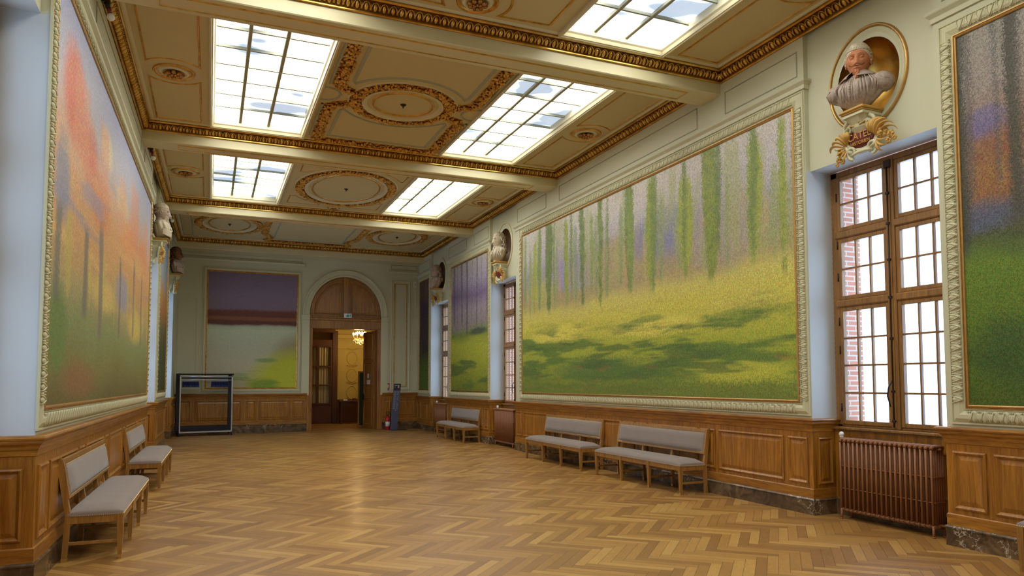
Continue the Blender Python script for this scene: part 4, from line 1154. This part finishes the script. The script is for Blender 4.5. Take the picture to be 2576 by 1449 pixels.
    # hair
    g = MB(); R_ = random.Random({'collar':1,'wig':2,'curls':3,'cap':4,'dark':5}[style]); S_ = 1.58
    rows = []
    for i in range(13):      # skull cap
        ph = radians(-12)+radians(102)*i/12
        rows.append([(.083*S_*cos(ph)*cos(t), (-.012+.100*cos(ph)*sin(t)*(1 if sin(t) < 0 else .93))*S_, (.012+.122*sin(ph)+(.046*(sin(t)>.0)*sin(t)**.7 if sin(t) > 0 else 0)*(cos(ph)**2))*S_) for t in [2*pi*k/32 for k in range(32)]])
    g.grid(rows, cu=True, T=Th)
    nb_ = 900 if style in ('collar','curls','dark') else 240
    for q in range(nb_):
        t = R_.uniform(0, 2*pi); ph = math.asin(R_.uniform(-.25, 1))
        if sin(t) > .25 and ph < .40: ph = R_.uniform(.40, 1.3) if R_.random() < .8 else .42
        x, y, z = .085*S_*cos(ph)*cos(t), (-.011+.104*cos(ph)*sin(t)*(1 if sin(t) < 0 else .95))*S_, (.020+.122*sin(ph))*S_
        r = R_.uniform(.010, .017); g.ell((x,y,z), (r,r*.8,r*.7), 6, 5, T=Th @ T3(x,y,z) @ Matrix.Rotation(R_.uniform(0,3), 4, 'Z') @ Matrix.Rotation(R_.uniform(-1,1), 4, 'X') @ T3(-x,-y,-z))
    if style in ('wig','curls','dark'):
        for q in range(190 if style != 'wig' else 150):
            t = R_.uniform(pi*.93, 2*pi+.22); d = R_.random()
            w_ = (.10+.05*d) if style != 'wig' else (.095+.025*d)
            x, y, z = w_*S_*cos(t), (-.02+.09*sin(t)-.02*d)*S_, (.05-.24*d)*S_
            r = R_.uniform(.018, .028); g.ell((x,y,z), (r,r,r*1.2), 6, 5, T=Th)
    if style == 'cap':
        g.lathe([(.125,.06),(.150,.085),(.152,.125),(.13,.17),(.07,.195),(0,.20)], 24, T=Th @ T3(0,-.02,0)); g.lathe([(.11,.045),(.135,.05),(.138,.075),(.12,.085)], 24, T=Th @ T3(0,-.01,0))
    g.build('hair' if style != 'cap' else 'soft_cap', hr, root)
    if style in ('collar','cap'):
        g = MB()
        if style == 'collar':
            g2 = MB()
            for sx in (-1, 1): g2.tube([(sx*.004,.1195,-.0575),(sx*.016,.121,-.060),(sx*.031,.108,-.065),(sx*.044,.096,-.056),(sx*.049,.088,-.045)], .0026, 6, T=Th @ Matrix.Scale(1.58, 4) @ T3(0,0,.002))
            g2.build('moustache', M['umber'], hd)
        for sx in (-1, 1): g.tube([(sx*.001,.118,-.058),(sx*.016,.119,-.061),(sx*.031,.106,-.066),(sx*.043,.094,-.057),(sx*.047,.088,-.048)], .0042, 6, T=Th @ Matrix.Scale(1.58, 4), rf=lambda t: 1.1-.9*t)
        if style == 'collar':
            for q in range(14): g.ell((R_.uniform(-.010,.010), .094+.010*(1-q/14), -.092-.0036*q), (.007,.009,.009), 6, 5, T=Th @ Matrix.Scale(1.58, 4))
            g.lathe([(0,-.150),(.007,-.135),(.014,-.115),(.016,-.098),(.008,-.088)], 10, T=Th @ Matrix.Scale(1.58, 4) @ T3(0,.092,0))
        else:
            for q in range(90):
                a = R_.uniform(-1.3, 1.3); d = R_.random(); g.ell((.085*sin(a)*(1-.4*d), .035+.095*cos(a)*(1-.2*d), -.075-.14*d), (.014,.014,.018), 6, 5, T=Th)
        g.build('beard', sk if style == 'collar' else hr, hd)
    return root

def bracket(T, k, label, text=None):
    root = thing('wall_bracket', T, label, 'bracket', 'brackets under the wall busts')
    # T at height z of bust base, against the wall; local z negative downwards
    g = MB(); g.box(-.165, .165, -.06, .33, -.032, 0, .010); g.box(-.15, .15, -.06, .315, -.048, -.032, .006); g.build('gilt_shelf_edge', M['goldpaint'], root)
    g = MB()
    g.box(-.14, .14, -.06, .30, -.085, -.048, .004)
    rows = [[(-w,-.06,z),(w,-.06,z),(w,d,z),(w*.5,d+.04,z),(-w*.5,d+.04,z),(-w,d,z)] for z, w, d in ((-.085,.13,.25),(-.16,.105,.20),(-.20,.12,.19),(-.30,.10,.12),(-.40,.06,.05),(-.46,.02,.0))]
    g.grid(rows, cu=True, smooth=False, cap=True); g.build('pedestal', M['ornament'], root)
    cz, cy = -.31, .155
    Tp = T3(0, cy, cz) @ Matrix.Rotation(radians(-8), 4, 'X')
    g = MB(); g.ell((0,0,0), (.185,.045,.115), 28, 14, T=Tp); g.build('name_plaque', M['maroon'], root)
    fr_ = MB()
    fr_.tube([(.195*cos(t), .01, .125*sin(t)) for t in [2*pi*i/40 for i in range(40)]], .016, 8, T=Tp, closed=True)
    def cscroll(cx, cz_, r, a0, turns, dirn, th=.022, y=.02):
        pts = []
        for i in range(26):
            t = i/25; a = a0+dirn*turns*2*pi*t; rr = r*(1-.72*t); pts.append((cx+rr*cos(a), y+.02*t, cz_+rr*sin(a)))
        fr_.tube(pts, th, 7, T=Tp, rf=lambda t: 1-.5*t)
    for s in (-1, 1):
        cscroll(s*.14, .135, .075, radians(90 if s > 0 else 90), .95, -s, .022)
        cscroll(s*.13, -.135, .080, radians(-90), 1.0, s, .024)
        fr_.tube([(s*.205,.0,.10),(s*.235,.01,.03),(s*.225,.01,-.04),(s*.19,.02,-.10),(s*.12,.03,-.15)], .026, 7, T=Tp)
        fr_.tube([(0,.03,.155),(s*.06,.03,.17),(s*.12,.02,.165),(s*.18,.02,.12)], .024, 7, T=Tp)
    fr_.tube([(-.14,.03,-.165),(-.05,.03,-.150),(.05,.03,-.150),(.14,.03,-.165)], .024, 7, T=Tp)
    fr_.build('scroll_surround', M['ornament'], root)
    g = MB()
    def leaf_(pts, w): g.tube(pts, w, 6, T=Tp, rf=lambda t: max(.08, sin(pi*min(.97, .12+.85*t))), flat=.45)
    def curl(x0, z0, a, L, bend, w, y0=.02):
        pts = []; x, z = x0, z0
        for i in range(10):
            t = i/9; aa = a+bend*t*t; pts.append((x, y0+.045*sin(pi*t*.9), z)); x += L/9*cos(aa); z += L/9*sin(aa)
        leaf_(pts, w)
    for i in range(7):
        a = radians(90+(i-3)*24); leaf_([(0,.03,.12),(.05*cos(a),.055,.12+.06*sin(a)),(.10*cos(a),.05,.12+.11*sin(a)),(.115*cos(a),.03,.12+.10*sin(a))], .020)
    for s in (-1, 1):
        k_ = 1.25 if s < 0 else 1.0
        for i in range(6):
            a = radians(35+i*17); a = a if s > 0 else pi-a
            curl(s*(.215-.01*i), -.06+.012*i, a, (.25-.022*i)*k_, -s*radians(130), .030)
        for i in range(4):
            a = radians(-10-i*25); a = a if s > 0 else pi-a
            curl(s*.205, -.05-.012*i, a, .16, -s*radians(-70), .020)
    g.build('gilt_leaves', M['goldpaint'], root)
    for s in (-1, 1):
        g = MB()
        for (fx, fz, r) in ((.30,-.03,.062),(.39,-.08,.042),(.36,-.14,.035),(.43,-.13,.028)) if s < 0 else ((.27,-.10,.046),(.31,-.17,.036),(.26,-.20,.030),(.34,-.22,.024)):
            for j in range(6):
                a = 2*pi*j/6; g.ell((s*fx+r*.62*cos(a), .045, fz+r*.62*sin(a)), (r*.5,r*.45,r*.5), 7, 5, T=Tp, noise=.06)
            g.ell((s*fx, .075, fz), (r*.33,r*.33,r*.33), 7, 5, T=Tp)
        g.build('gilt_flower_cluster', M['goldpaint'], root)
    if text:
        for i, (tx, sz, zz) in enumerate(text):
            cu = bpy.data.curves.new('lettering', 'FONT'); cu.body = tx; cu.size = sz; cu.align_x = 'CENTER'; cu.align_y = 'CENTER'; cu.extrude = .003
            cu.materials.append(M['goldpaint'])
            o = bpy.data.objects.new('lettering', cu); C.objects.link(o); o.parent = root
            me_ = bpy.data.meshes.new_from_object(o); bpy.data.objects.remove(o)
            o = bpy.data.objects.new('lettering', me_); C.objects.link(o); o.parent = root
            o.matrix_local = Tp @ T3(0, .047-.10*abs(zz), zz) @ Matrix(((-1,0,0,0),(0,0,1,0),(0,1,0,0),(0,0,0,1)))
    return root
BZ0 = 4.66
def place_bust(F, yc, style, lb, lk, text=None):
    bracket(F(yc, BZ0, -.07), 1, lk, text)
    bust(F(yc, BZ0, .10) , style, lb, {'collar':34,'wig':4,'curls':6,'cap':-4,'dark':-10}[style])
place_bust(FR, 5.80, 'collar', 'large bust with orange face, moustache and broad collar above the nearest right window', 'gilded bracket with maroon name plaque reading CATEL under the orange-faced bust', [('CATEL', .105, .022), ('HISTORIEN', .052, -.052)])
place_bust(FR, 16.80, 'wig', 'pale bust in profile with long hair and pleated robe above the middle right window', 'gilded bracket with brown plaque under the long-haired pale bust')
place_bust(FR, 22.30, 'curls', 'pinkish bust with curly wig above the farthest right window', 'dim gilded bracket under the curly-wigged bust in the far right corner')
place_bust(FL, 16.80, 'cap', 'bearded bust in a soft cap on the left wall beside the long orange mural', 'gilded bracket under the capped bust on the left wall')
place_bust(FL, 22.10, 'dark', 'bust with dark bronze head and pink robe in the far left corner', 'gilded bracket under the dark-headed bust in the far left corner')

# ------------------------------------------------------------------ benches
def make_bench(T, label):
    root = thing('upholstered_bench', T, label, 'bench', 'upholstered oak benches along the walls')
    W_ = M['oakbench']; xsl = (-1.21, -.405, .405, 1.21)
    for x in xsl:
        g = MB()
        rows = [[(x-a,.475-a,z),(x+a,.475-a,z),(x+a,.475+a,z),(x-a,.475+a,z)] for z, a in ((0,.016),(.30,.026),(.41,.027))]
        g.grid(rows, cu=True, smooth=False, cap=True); lg = g.build('leg', W_, root)
        c_ = MB(); c_.grid([[(x-a,.475-a,z),(x+a,.475-a,z),(x+a,.475+a,z),(x-a,.475+a,z)] for z, a in ((.0,.0175),(.035,.0185))], cu=True, smooth=False, cap=True)
        c_.build('brass_cap', M['brass'], lg)
        g = MB()
        end = abs(x) > 1
        zt = .93 if end else .60
        def yb(z): return .055-.085*max(0, z-.42)/.5 if z > .42 else .055-.02*(.42-z)/.42
        rows = [[(x-a,yb(z)-.022,z),(x+a,yb(z)-.022,z),(x+a,yb(z)+.022,z),(x-a,yb(z)+.022,z)] for z, a in ((0,.019),(.30,.024),(.42,.025),(.55,.023),(zt,.022))]
        g.grid(rows, cu=True, smooth=False, cap=True); lg = g.build('rear_leg', W_, root)
        c_ = MB(); c_.box(x-.021, x+.021, yb(0)-.024, yb(0)+.024, 0, .032); c_.build('brass_cap', M['brass'], lg)
    g = MB()
    g.box(-1.21, 1.21, .452, .492, .335, .405, .004); g.box(-1.21, 1.21, .04, .075, .335, .405, .004)
    for x in (-1.21, 1.21): g.box(x-.02, x+.02, .06, .47, .335, .405, .004)
    g.build('seat_rail', W_, root)
    for x in xsl:
        g = MB(); g.box(x-.011, x+.011, .06, .47, .145, .175, .004); g.build('stretcher', W_, root)
    # seat cushion
    g = MB(); rows = []
    nx_, ny_ = 36, 12
    def hgt(u, v):
        e = min(1, min(u, 1-u)*14)**.5*1.0; f = min(1, min(v, 1-v)*5.5)**.5
        return .402+.030+.062*min(e, 1)*f
    for j in range(ny_+1):
        v = j/ny_; v = .5-.5*cos(pi*v)
        rows.append([(-1.235+2.47*(.5-.5*cos(pi*i/nx_)), .055+.445*v, hgt(.5-.5*cos(pi*i/nx_), v)) for i in range(nx_+1)])
    per = [rows[0][i] for i in range(nx_+1)]+[rows[j][-1] for j in range(1, ny_+1)]+[rows[-1][i] for i in range(nx_-1,-1,-1)]+[rows[j][0] for j in range(ny_-1,0,-1)]
    g.grid(rows); g.grid([[(p[0],p[1],.402) for p in per], per], cu=True)
    g.build('seat_cushion', M['fabric'], root)
    # backrest
    def Tb(): return T3(0, .052, .56) @ Matrix.Rotation(radians(9.5), 4, 'X')
    g = MB(Tb())
    g.box(-1.225, 1.225, -.02, .018, .315, .365, .006); g.box(-1.19, 1.19, -.018, .018, .0, .03, .004)
    for x in (-1.205, 1.205): g.box(x-.02, x+.02, -.018, .018, 0, .33, .004)
    g.build('back_frame', W_, root)
    g = MB(Tb()); rows = []
    for j in range(9):
        v = .5-.5*cos(pi*j/8)
        rows.append([(-1.18+2.36*(.5-.5*cos(pi*i/30)), .010+.036*(min(1, min(.5-.5*cos(pi*i/30), .5+.5*cos(pi*i/30))*16)**.5)*(min(1, min(v,1-v)*6)**.5), .028+.285*v) for i in range(31)])
    g.grid(rows); g.build('back_cushion', M['fabric'], root)
    g = MB()
    r = .0042
    def nails(p, q, T_=None):
        L = (Vector(q)-Vector(p)).length; n = int(L/.0165)
        for k in range(n+1):
            c = Vector(p).lerp(Vector(q), k/n)
            g.add([(c.x+r,c.y,c.z),(c.x,c.y+r,c.z),(c.x-r,c.y,c.z),(c.x,c.y-r,c.z),(c.x,c.y,c.z+r),(c.x,c.y,c.z-r)], [(0,1,4),(1,2,4),(2,3,4),(3,0,4),(1,0,5),(2,1,5),(3,2,5),(0,3,5)], T_)
    nails((-1.23,.501,.410), (1.23,.501,.410)); nails((-1.236,.08,.410), (-1.236,.49,.410)); nails((1.236,.08,.410), (1.236,.49,.410))
    for x in (-1.178, 1.178): nails((x,.024,.03), (x,.024,.31), Tb())
    nails((-1.17,.024,.312), (1.17,.024,.312), Tb()); nails((-1.17,.024,.030), (1.17,.024,.030), Tb())
    tag(g.build('nail_trim', M['brass'], root), kind='stuff')
    return root
b1 = make_bench(FR(9.87, 0, .065), 'grey upholstered bench on the right, nearer of the two under the wide meadow mural')
def bcopy(o, T, label):
    c = copy_tree(o); c.matrix_world = T; c['label'] = label; return c
bcopy(b1, FR(12.92, 0, .045), 'grey upholstered bench on the right, farther of the two under the wide meadow mural')
bcopy(b1, FR(19.50, 0, .045), 'small-looking distant bench on the right between the two far radiators')
bcopy(b1, FR(2.74, 0, .065), 'bench whose corner just enters at the right photo edge below the tree-trunk mural')
bcopy(b1, FL(8.80, 0, .050), 'nearest bench on the left under the long orange mural')
bcopy(b1, FL(13.30, 0, .050), 'second bench on the left, behind the nearest left bench')

# ------------------------------------------------------------------ radiators
def make_radiator(T, label):
    root = thing('cast_iron_radiator', T, label, 'radiator', 'brown radiators under the right windows')
    n = 20; P = .0615
    me = None
    for k in range(n):
        x = (k-(n-1)/2)*P
        if me is None:
            g = MB()
            for j in range(6):
                y = .016+j*.033
                g.cyl(0, y, .13, .90, .0135, n=8)
            g.tube([(0,.012,.12),(0,.05,.098),(0,.14,.098),(0,.185,.12)], .020, 8); g.tube([(0,.010,.905),(0,.03,.93),(0,.165,.93),(0,.185,.905)], .021, 8)
            for z in (.36, .62): g.box(-.031, .031, .02, .18, z-.004, z+.004); g.ell((0,.0,z), (.006,.006,.006), 6, 4)
            g.box(-.031, .031, .08, .12, .895, .920); g.box(-.031, .031, .08, .12, .10, .13); g.box(-.0306, .0306, .02, .18, .925, .938)
            o = g.build('section', M['radiator'], root); me = o.data
        else:
            o = bpy.data.objects.new('section', me); C.objects.link(o); o.parent = root
        o.location = (x, 0, 0)
    for sx in (-1, 1):
        for y in (.02, .18):
            g = MB(); g.tube([(sx*.585,y,.12),(sx*.585,y,.05),(sx*.59,y+.004,.012)], .014, 8); g.cyl(sx*.59, y+.004, 0, .014, .02, n=10); g.build('foot', M['radiator'], root)
    g = MB(); g.cyl(.645, .09, .90, .955, .012); g.ell((.645,.09,.985), (.030,.030,.032), 14, 10); g.cyl(.645, .09, .948, .96, .022); g.build('white_valve_knob', M['white'], root)
    g = MB(); g.tube([(-.60,.10,.125),(-.68,.10,.125),(-.71,.10,.12),(-.715,.10,.0)], .014, 8); g.cyl(-.68, .10, .10, .15, .022, n=10); g.cyl(-.715, .10, .05, .10, .02, n=10); g.tube([(-.59,.10,.905),(-.635,.10,.905)], .012, 8)
    g.build('valve_pipe', M['radiator'], root)
    return root
r1 = make_radiator(FR(5.835, 0, -.305), 'nearest brown ribbed radiator, under the large window at right')
bcopy(r1, FR(16.88, 0, -.24), 'brown radiator beside the middle right window, left of the farther meadow-mural bench')
bcopy(r1, FR(22.35, 0, -.24), 'farthest brown radiator, behind the distant bench at the last window')

# ------------------------------------------------------------------ coat rack
RK = T3(-.13, 24.22, 0) @ Matrix.Rotation(radians(9), 4, 'Z')
rk = thing('coat_rack', RK, 'wheeled silver and black coat rack in front of the end wall at left', 'coat rack')
for sx in (-1, 1):
    g = MB(); g.box(sx*.74-.02, sx*.74+.02, -.27, -.235, .10, 1.80, .008); g.build('front_post', M['silver'], rk)
    g = MB(); g.box(sx*.755-.05, sx*.755+.05, .18, .26, .10, 1.90, .006); g.build('rear_post', M['black'], rk)
    g = MB(); g.box(sx*.76-.02, sx*.76+.02, -.26, .22, .10, .15); g.box(sx*.76-.018, sx*.76+.018, -.26, .22, 1.84, 1.90); g.build('side_rail', M['black'], rk)
    for y in (-.24, .22):
        g = MB(); g.cyl(sx*.75, y, .075, .11, .02, n=8); g.grid([[(sx*.75+d, y+.045*cos(t), .045+.045*sin(t)) for t in [2*pi*i/14 for i in range(14)]] for d in (-.014,.014)], cu=True, cap=True); g.build('caster', M['navy'], rk)
g = MB(); g.tube([(-.76,-.25,1.80),(.76,-.25,1.80)], .016, 8); g.tube([(-.76,-.25,1.70),(.76,-.25,1.70)], .013, 8); g.build('silver_rail', M['silver'], rk)
g = MB(); g.tube([(-.74,0,1.70),(.74,0,1.70)], .012, 8); g.box(-.76, .76, .21, .235, 1.86, 1.90); g.tube([(-.76,-.02,1.885),(.76,-.02,1.885)], .012, 8); g.box(-.75,.75,-.02,.0,1.74,1.78); g.build('hanging_rail', M['black'], rk)
g = MB(); g.box(-.74, .74, -.235, .20, .13, .16); g.box(-.74, .74, .16, .18, .16, .30); g.build('bottom_shelf', M['black'], rk)
g = MB(); g.box(-.74, .74, -.268, -.238, .10, .145, .006); g.build('silver_base_rail', M['silver'], rk)
hm = MB(); hm.mi = 1
hm.tube([(0,.0,1.712),(0,.012,1.716),(0,.018,1.70),(0,.010,1.685),(0,0,1.67),(0,0,1.645)], .0035, 5)
hm.mi = 0
hm.tube([(-.0,-.23,1.49),(0,-.19,1.535),(0,-.08,1.60),(0,0,1.645),(0,.08,1.60),(0,.19,1.535),(0,.23,1.49)], .019, 6); hm.box(-.006, .006, -.21, .21, 1.485, 1.51); hm.box(-.009,.009,-.17,.17,1.51,1.56)
h0 = None
for grp, xs0, cnt, gl in (('left', -.64, 15, 'navy hanger with pale hook in the left cluster on the coat rack'), ('right', .18, 16, 'navy hanger with pale hook in the right cluster on the coat rack')):
    for k in range(cnt):
        x = xs0+k*.031
        if h0 is None: o = h0 = hm.build('coat_hanger', [M['navy'], M['silver']])
        else: o = h0.copy(); C.objects.link(o)
        o.matrix_world = RK @ T3(x, 0, 0) @ Matrix.Rotation(random.uniform(-.05,.05)-.10, 4, 'Z')
        tag(o, gl, 'hanger', '%s cluster of coat hangers' % grp)

# ------------------------------------------------------------------ info totem, extinguisher, signs
tt = thing('information_totem', T3(5.80, 24.28, 0) @ Matrix.Rotation(radians(6), 4, 'Z'), 'slim slate-blue information panel leaning right beside the red extinguisher', 'sign')
Ts = Matrix(((1,0,.085,0),(0,1,.02,0),(0,0,1,0),(0,0,0,1)))
g = MB(Ts); g.box(-.125, .125, -.012, .012, 0, 1.36, .002); g.build('panel', M['totem'], tt)
g = MB(Ts); g.box(-.125, .125, -.012, .012, 1.36, 1.58, .002); g.build('header', M['totemdark'], tt)
g = MB(Ts)
for k in range(17):
    z = 1.30-.036*k
    g.box(-.10, -.01-.02*((k*7) % 3)*.4, -.0135, -.011, z, z+.014)
    if k not in (4, 9): g.box(.01, .095-.03*((k*5) % 4)*.3, -.0135, -.011, z, z+.014)
g.box(-.005, .02, -.0135, -.011, .66, .70); g.build('printed_text', M['totemtext'], tt)
g = MB(Ts); g.box(.02, .07, -.0135, -.011, 1.43, 1.54); g.build('amber_mark', M['amber'], tt)
g = MB(Ts); g.box(-.10, .0, -.0135, -.011, 1.515, 1.53); g.box(-.10, -.06, -.0135, -.011, 1.46, 1.47); g.build('title_print', M['paper'], tt)
g = MB(); g.box(-.12, .45, -.10, .16, 0, .012, .003); g.build('base_plate', M['iron'], tt)
ex = thing('fire_extinguisher', T3(5.66, 24.58, 0), 'red fire extinguisher on the floor between door and blue totem', 'fire extinguisher')
g = MB(); g.lathe([(0,0),(.072,0),(.078,.02),(.078,.36),(.070,.40),(.045,.435),(.025,.445),(.022,.47),(0,.47)], 20); g.build('cylinder', M['red'], ex)
g = MB(); g.cyl(0, 0, .12, .28, .0795, n=20); g.build('white_label', M['paper'], ex)
g = MB(); g.cyl(0, 0, .465, .50, .022); g.tube([(0,0,.49),(.03,0,.53),(.085,0,.56),(.11,0,.53)], .009, 6); g.tube([(-.02,0,.49),(-.05,0,.56),(-.03,0,.62),(.05,0,.62),(.10,0,.50),(.10,0,.30),(.095,0,.1)], .010, 6); g.build('valve_and_hose', M['black'], ex)
def flat_sign(name, X_, z, w, h, mat, label, cat, extra=()):
    o = thing(name, T3(X_, YB, z), label, cat)
    g = MB(); g.box(-w/2, w/2, -.018, -.0, -h/2, h/2, .002); g.build('plate', mat, o)
    for (a, c, e, f, mt, nm) in extra:
        g = MB(); g.box(a, c, -.020, -.017, e, f); g.build(nm, mt, o)
    return o
flat_sign('fire_safety_sign', 5.70, 1.50, .15, .20, M['red'], 'red and white fire equipment sign on the wall above the extinguisher', 'sign', [(-.05,-.015,-.05,.06,M['paper'],'white_symbol'),(.005,.05,-.06,.05,M['paper'],'white_symbol')])
flat_sign('blue_notice', 5.70, 1.365, .13, .035, M['blue'], 'thin blue strip label under the red fire sign', 'sign')
cp = thing('alarm_call_point', T3(5.755, YB, 1.305-.07), 'small red alarm box just above the wooden dado by the totem', 'alarm')
g = MB(); g.box(-.045, .045, -.05, 0, -.045, .045, .006); g.build('housing', M['red'], cp)
g = MB(); g.box(-.028, .028, -.054, -.048, -.02, .02, .003); g.build('break_glass', M['paper'], cp)
dt = thing('wall_detector', T3(6.66, YB, 5.10), 'small cream detector box high in the far right corner', 'detector')
g = MB(); g.box(-.055, .055, -.05, 0, -.10, .10, .01); g.build('housing', M['paper'], dt)
g = MB(); g.box(-.03, .03, -.056, -.046, -.05, .04, .008); g.build('sensor_window', M['stonelight'], dt)
es = thing('exit_sign', T3(4.29, YB-.09, 3.90), 'small white and green emergency exit sign over the doorway', 'sign')
g = MB(); g.box(-.13, .13, -.03, 0, -.075, .075, .004); g.build('sign_box', M['paper'], es)
g = MB(); g.box(-.02, .035, -.033, -.029, -.05, .03); g.ell((-.005,-.031,.05), (.016,.003,.016), 8, 5); g.box(-.06, -.02, -.033, -.029, -.005, .015); g.add([(-.07,-.033,-.05),(-.03,-.033,-.05),(-.0,-.033,0),(-.03,-.033,.0)], [(0,1,2,3)]); g.build('running_figure', M['green'], es)
g = MB(); g.add([(.05,-.033,.02),(.11,-.033,.02),(.08,-.033,-.045)], [(0,2,1)]); g.box(.07, .09, -.033, -.029, .0, .05); g.build('arrow', M['green'], es)
# papers on the open leaf
lw = dl.matrix_basis.copy()
for (a, z, w_, h_, lb) in ((.55, 1.86, .16, .16, 'upper white notice taped on the open door leaf'), (.50, 1.63, .34, .16, 'lower wide white notice taped on the open door leaf')):
    g = MB(); g.box(-w_/2, w_/2, -.001, .001, -h_/2, h_/2); o = g.build('paper_notice', M['paper'])
    TL = frame((DX1-.13, YB+.40, 0), (-.14,.99,0), (-.99,-.14,0))
    o.matrix_world = TL @ T3(a, .029, z); tag(o, lb, 'notice')

# ------------------------------------------------------------------ spot lamps at the left wall
for y, lb in ((8.82,'white-bulbed spot lamp at the top left, nearest of three on the left wall'),(14.18,'white-bulbed spot lamp beside the second beam on the left wall'),(19.55,'white-bulbed spot lamp beside the third beam, near the far left bust')):
    o = thing('spot_lamp', T3(XLf(y)+.10, y, 5.80), lb, 'lamp')
    g = MB(); g.box(-.05, .04, -.03, .03, -.02, .01, .006); g.tube([(0,0,-.01),(.02,-.0,-.07)], .03, 10); g.build('lamp_housing', M['iron'], o)
    g = MB(); g.tube([(.02,0,-.06),(.035,0,-.13)], .024, 10); g.build('lamp_neck', M['maroon'], o)
    g = MB(); g.ell((.045,0,-.17), (.042,.042,.042), 14, 10); g.build('white_bulb', M['white'], o)

# ------------------------------------------------------------------ light
W = bpy.data.worlds.new('sky'); SC.world = W; W.use_nodes = True
bg = W.node_tree.nodes['Background']; bg.inputs[0].default_value = (.48, .70, 1.0, 1); bg.inputs[1].default_value = 2.5
def area(name, loc, rot, sx, sy, power, col, portal=False):
    l = bpy.data.lights.new(name, 'AREA'); l.shape = 'RECTANGLE'; l.size = sx; l.size_y = sy; l.energy = power; l.color = col
    if portal: l.cycles.is_portal = True
    o = bpy.data.objects.new(name, l); C.objects.link(o); o.location = loc; o.rotation_euler = rot
    return o
for k, (y0, y1) in enumerate(NR): area('daylight_portal', (XR+.84, (y0+y1)/2, 2.65), (0, radians(90), 0), 3.7, 1.9, 1, (1,1,1), True)
for k, (y0, y1) in enumerate(NL): area('daylight_portal', (XLf(y0)-.84, (y0+y1)/2, 2.85), (0, radians(-90), 0), 4.0, 1.9, 1, (1,1,1), True)
pl = bpy.data.lights.new('chandelier_light', 'POINT'); pl.energy = 22; pl.color = (1,.66,.28); pl.shadow_soft_size = .25
o = bpy.data.objects.new('chandelier_light', pl); C.objects.link(o); o.location = (5.38, 28.0, 3.0)

# ------------------------------------------------------------------ camera
cam = bpy.data.cameras.new('camera'); co = bpy.data.objects.new('camera', cam); C.objects.link(co)
cam.sensor_width = 36; cam.sensor_fit = 'HORIZONTAL'; cam.lens = 1809.8*36/2576; cam.shift_y = (858.7-724.5)/2576
cam.clip_start = .05; cam.clip_end = 200
yaw, pit, rol = radians(22.736), radians(3.3143), radians(-.054)
cy_, sy_ = cos(yaw), sin(yaw)
right = Vector((cy_,-sy_,0)); f0 = Vector((sy_,cy_,0)); up0 = Vector((0,0,1))
fw_ = f0*cos(pit)+up0*sin(pit); up_ = -f0*sin(pit)+up0*cos(pit)
rr = right*cos(rol)+up_*sin(rol); uu = -right*sin(rol)+up_*cos(rol)
co.matrix_world = Matrix(((rr.x,uu.x,-fw_.x,0),(rr.y,uu.y,-fw_.y,0),(rr.z,uu.z,-fw_.z,1.6),(0,0,0,1)))
SC.camera = co
SC.view_settings.view_transform = 'Standard'; SC.view_settings.look = 'None'; SC.view_settings.gamma = 1; SC.view_settings.use_curve_mapping = False
SC.view_settings.exposure = 0.92
SC.cycles.max_bounces = 7; SC.cycles.diffuse_bounces = 3; SC.cycles.use_adaptive_sampling = True; SC.cycles.adaptive_threshold = .05; SC.cycles.transparent_max_bounces = 8; SC.cycles.sample_clamp_indirect = 6
SC.cycles.use_denoising = True
SC.cycles.use_light_tree = False; SC.cycles.time_limit = 1150
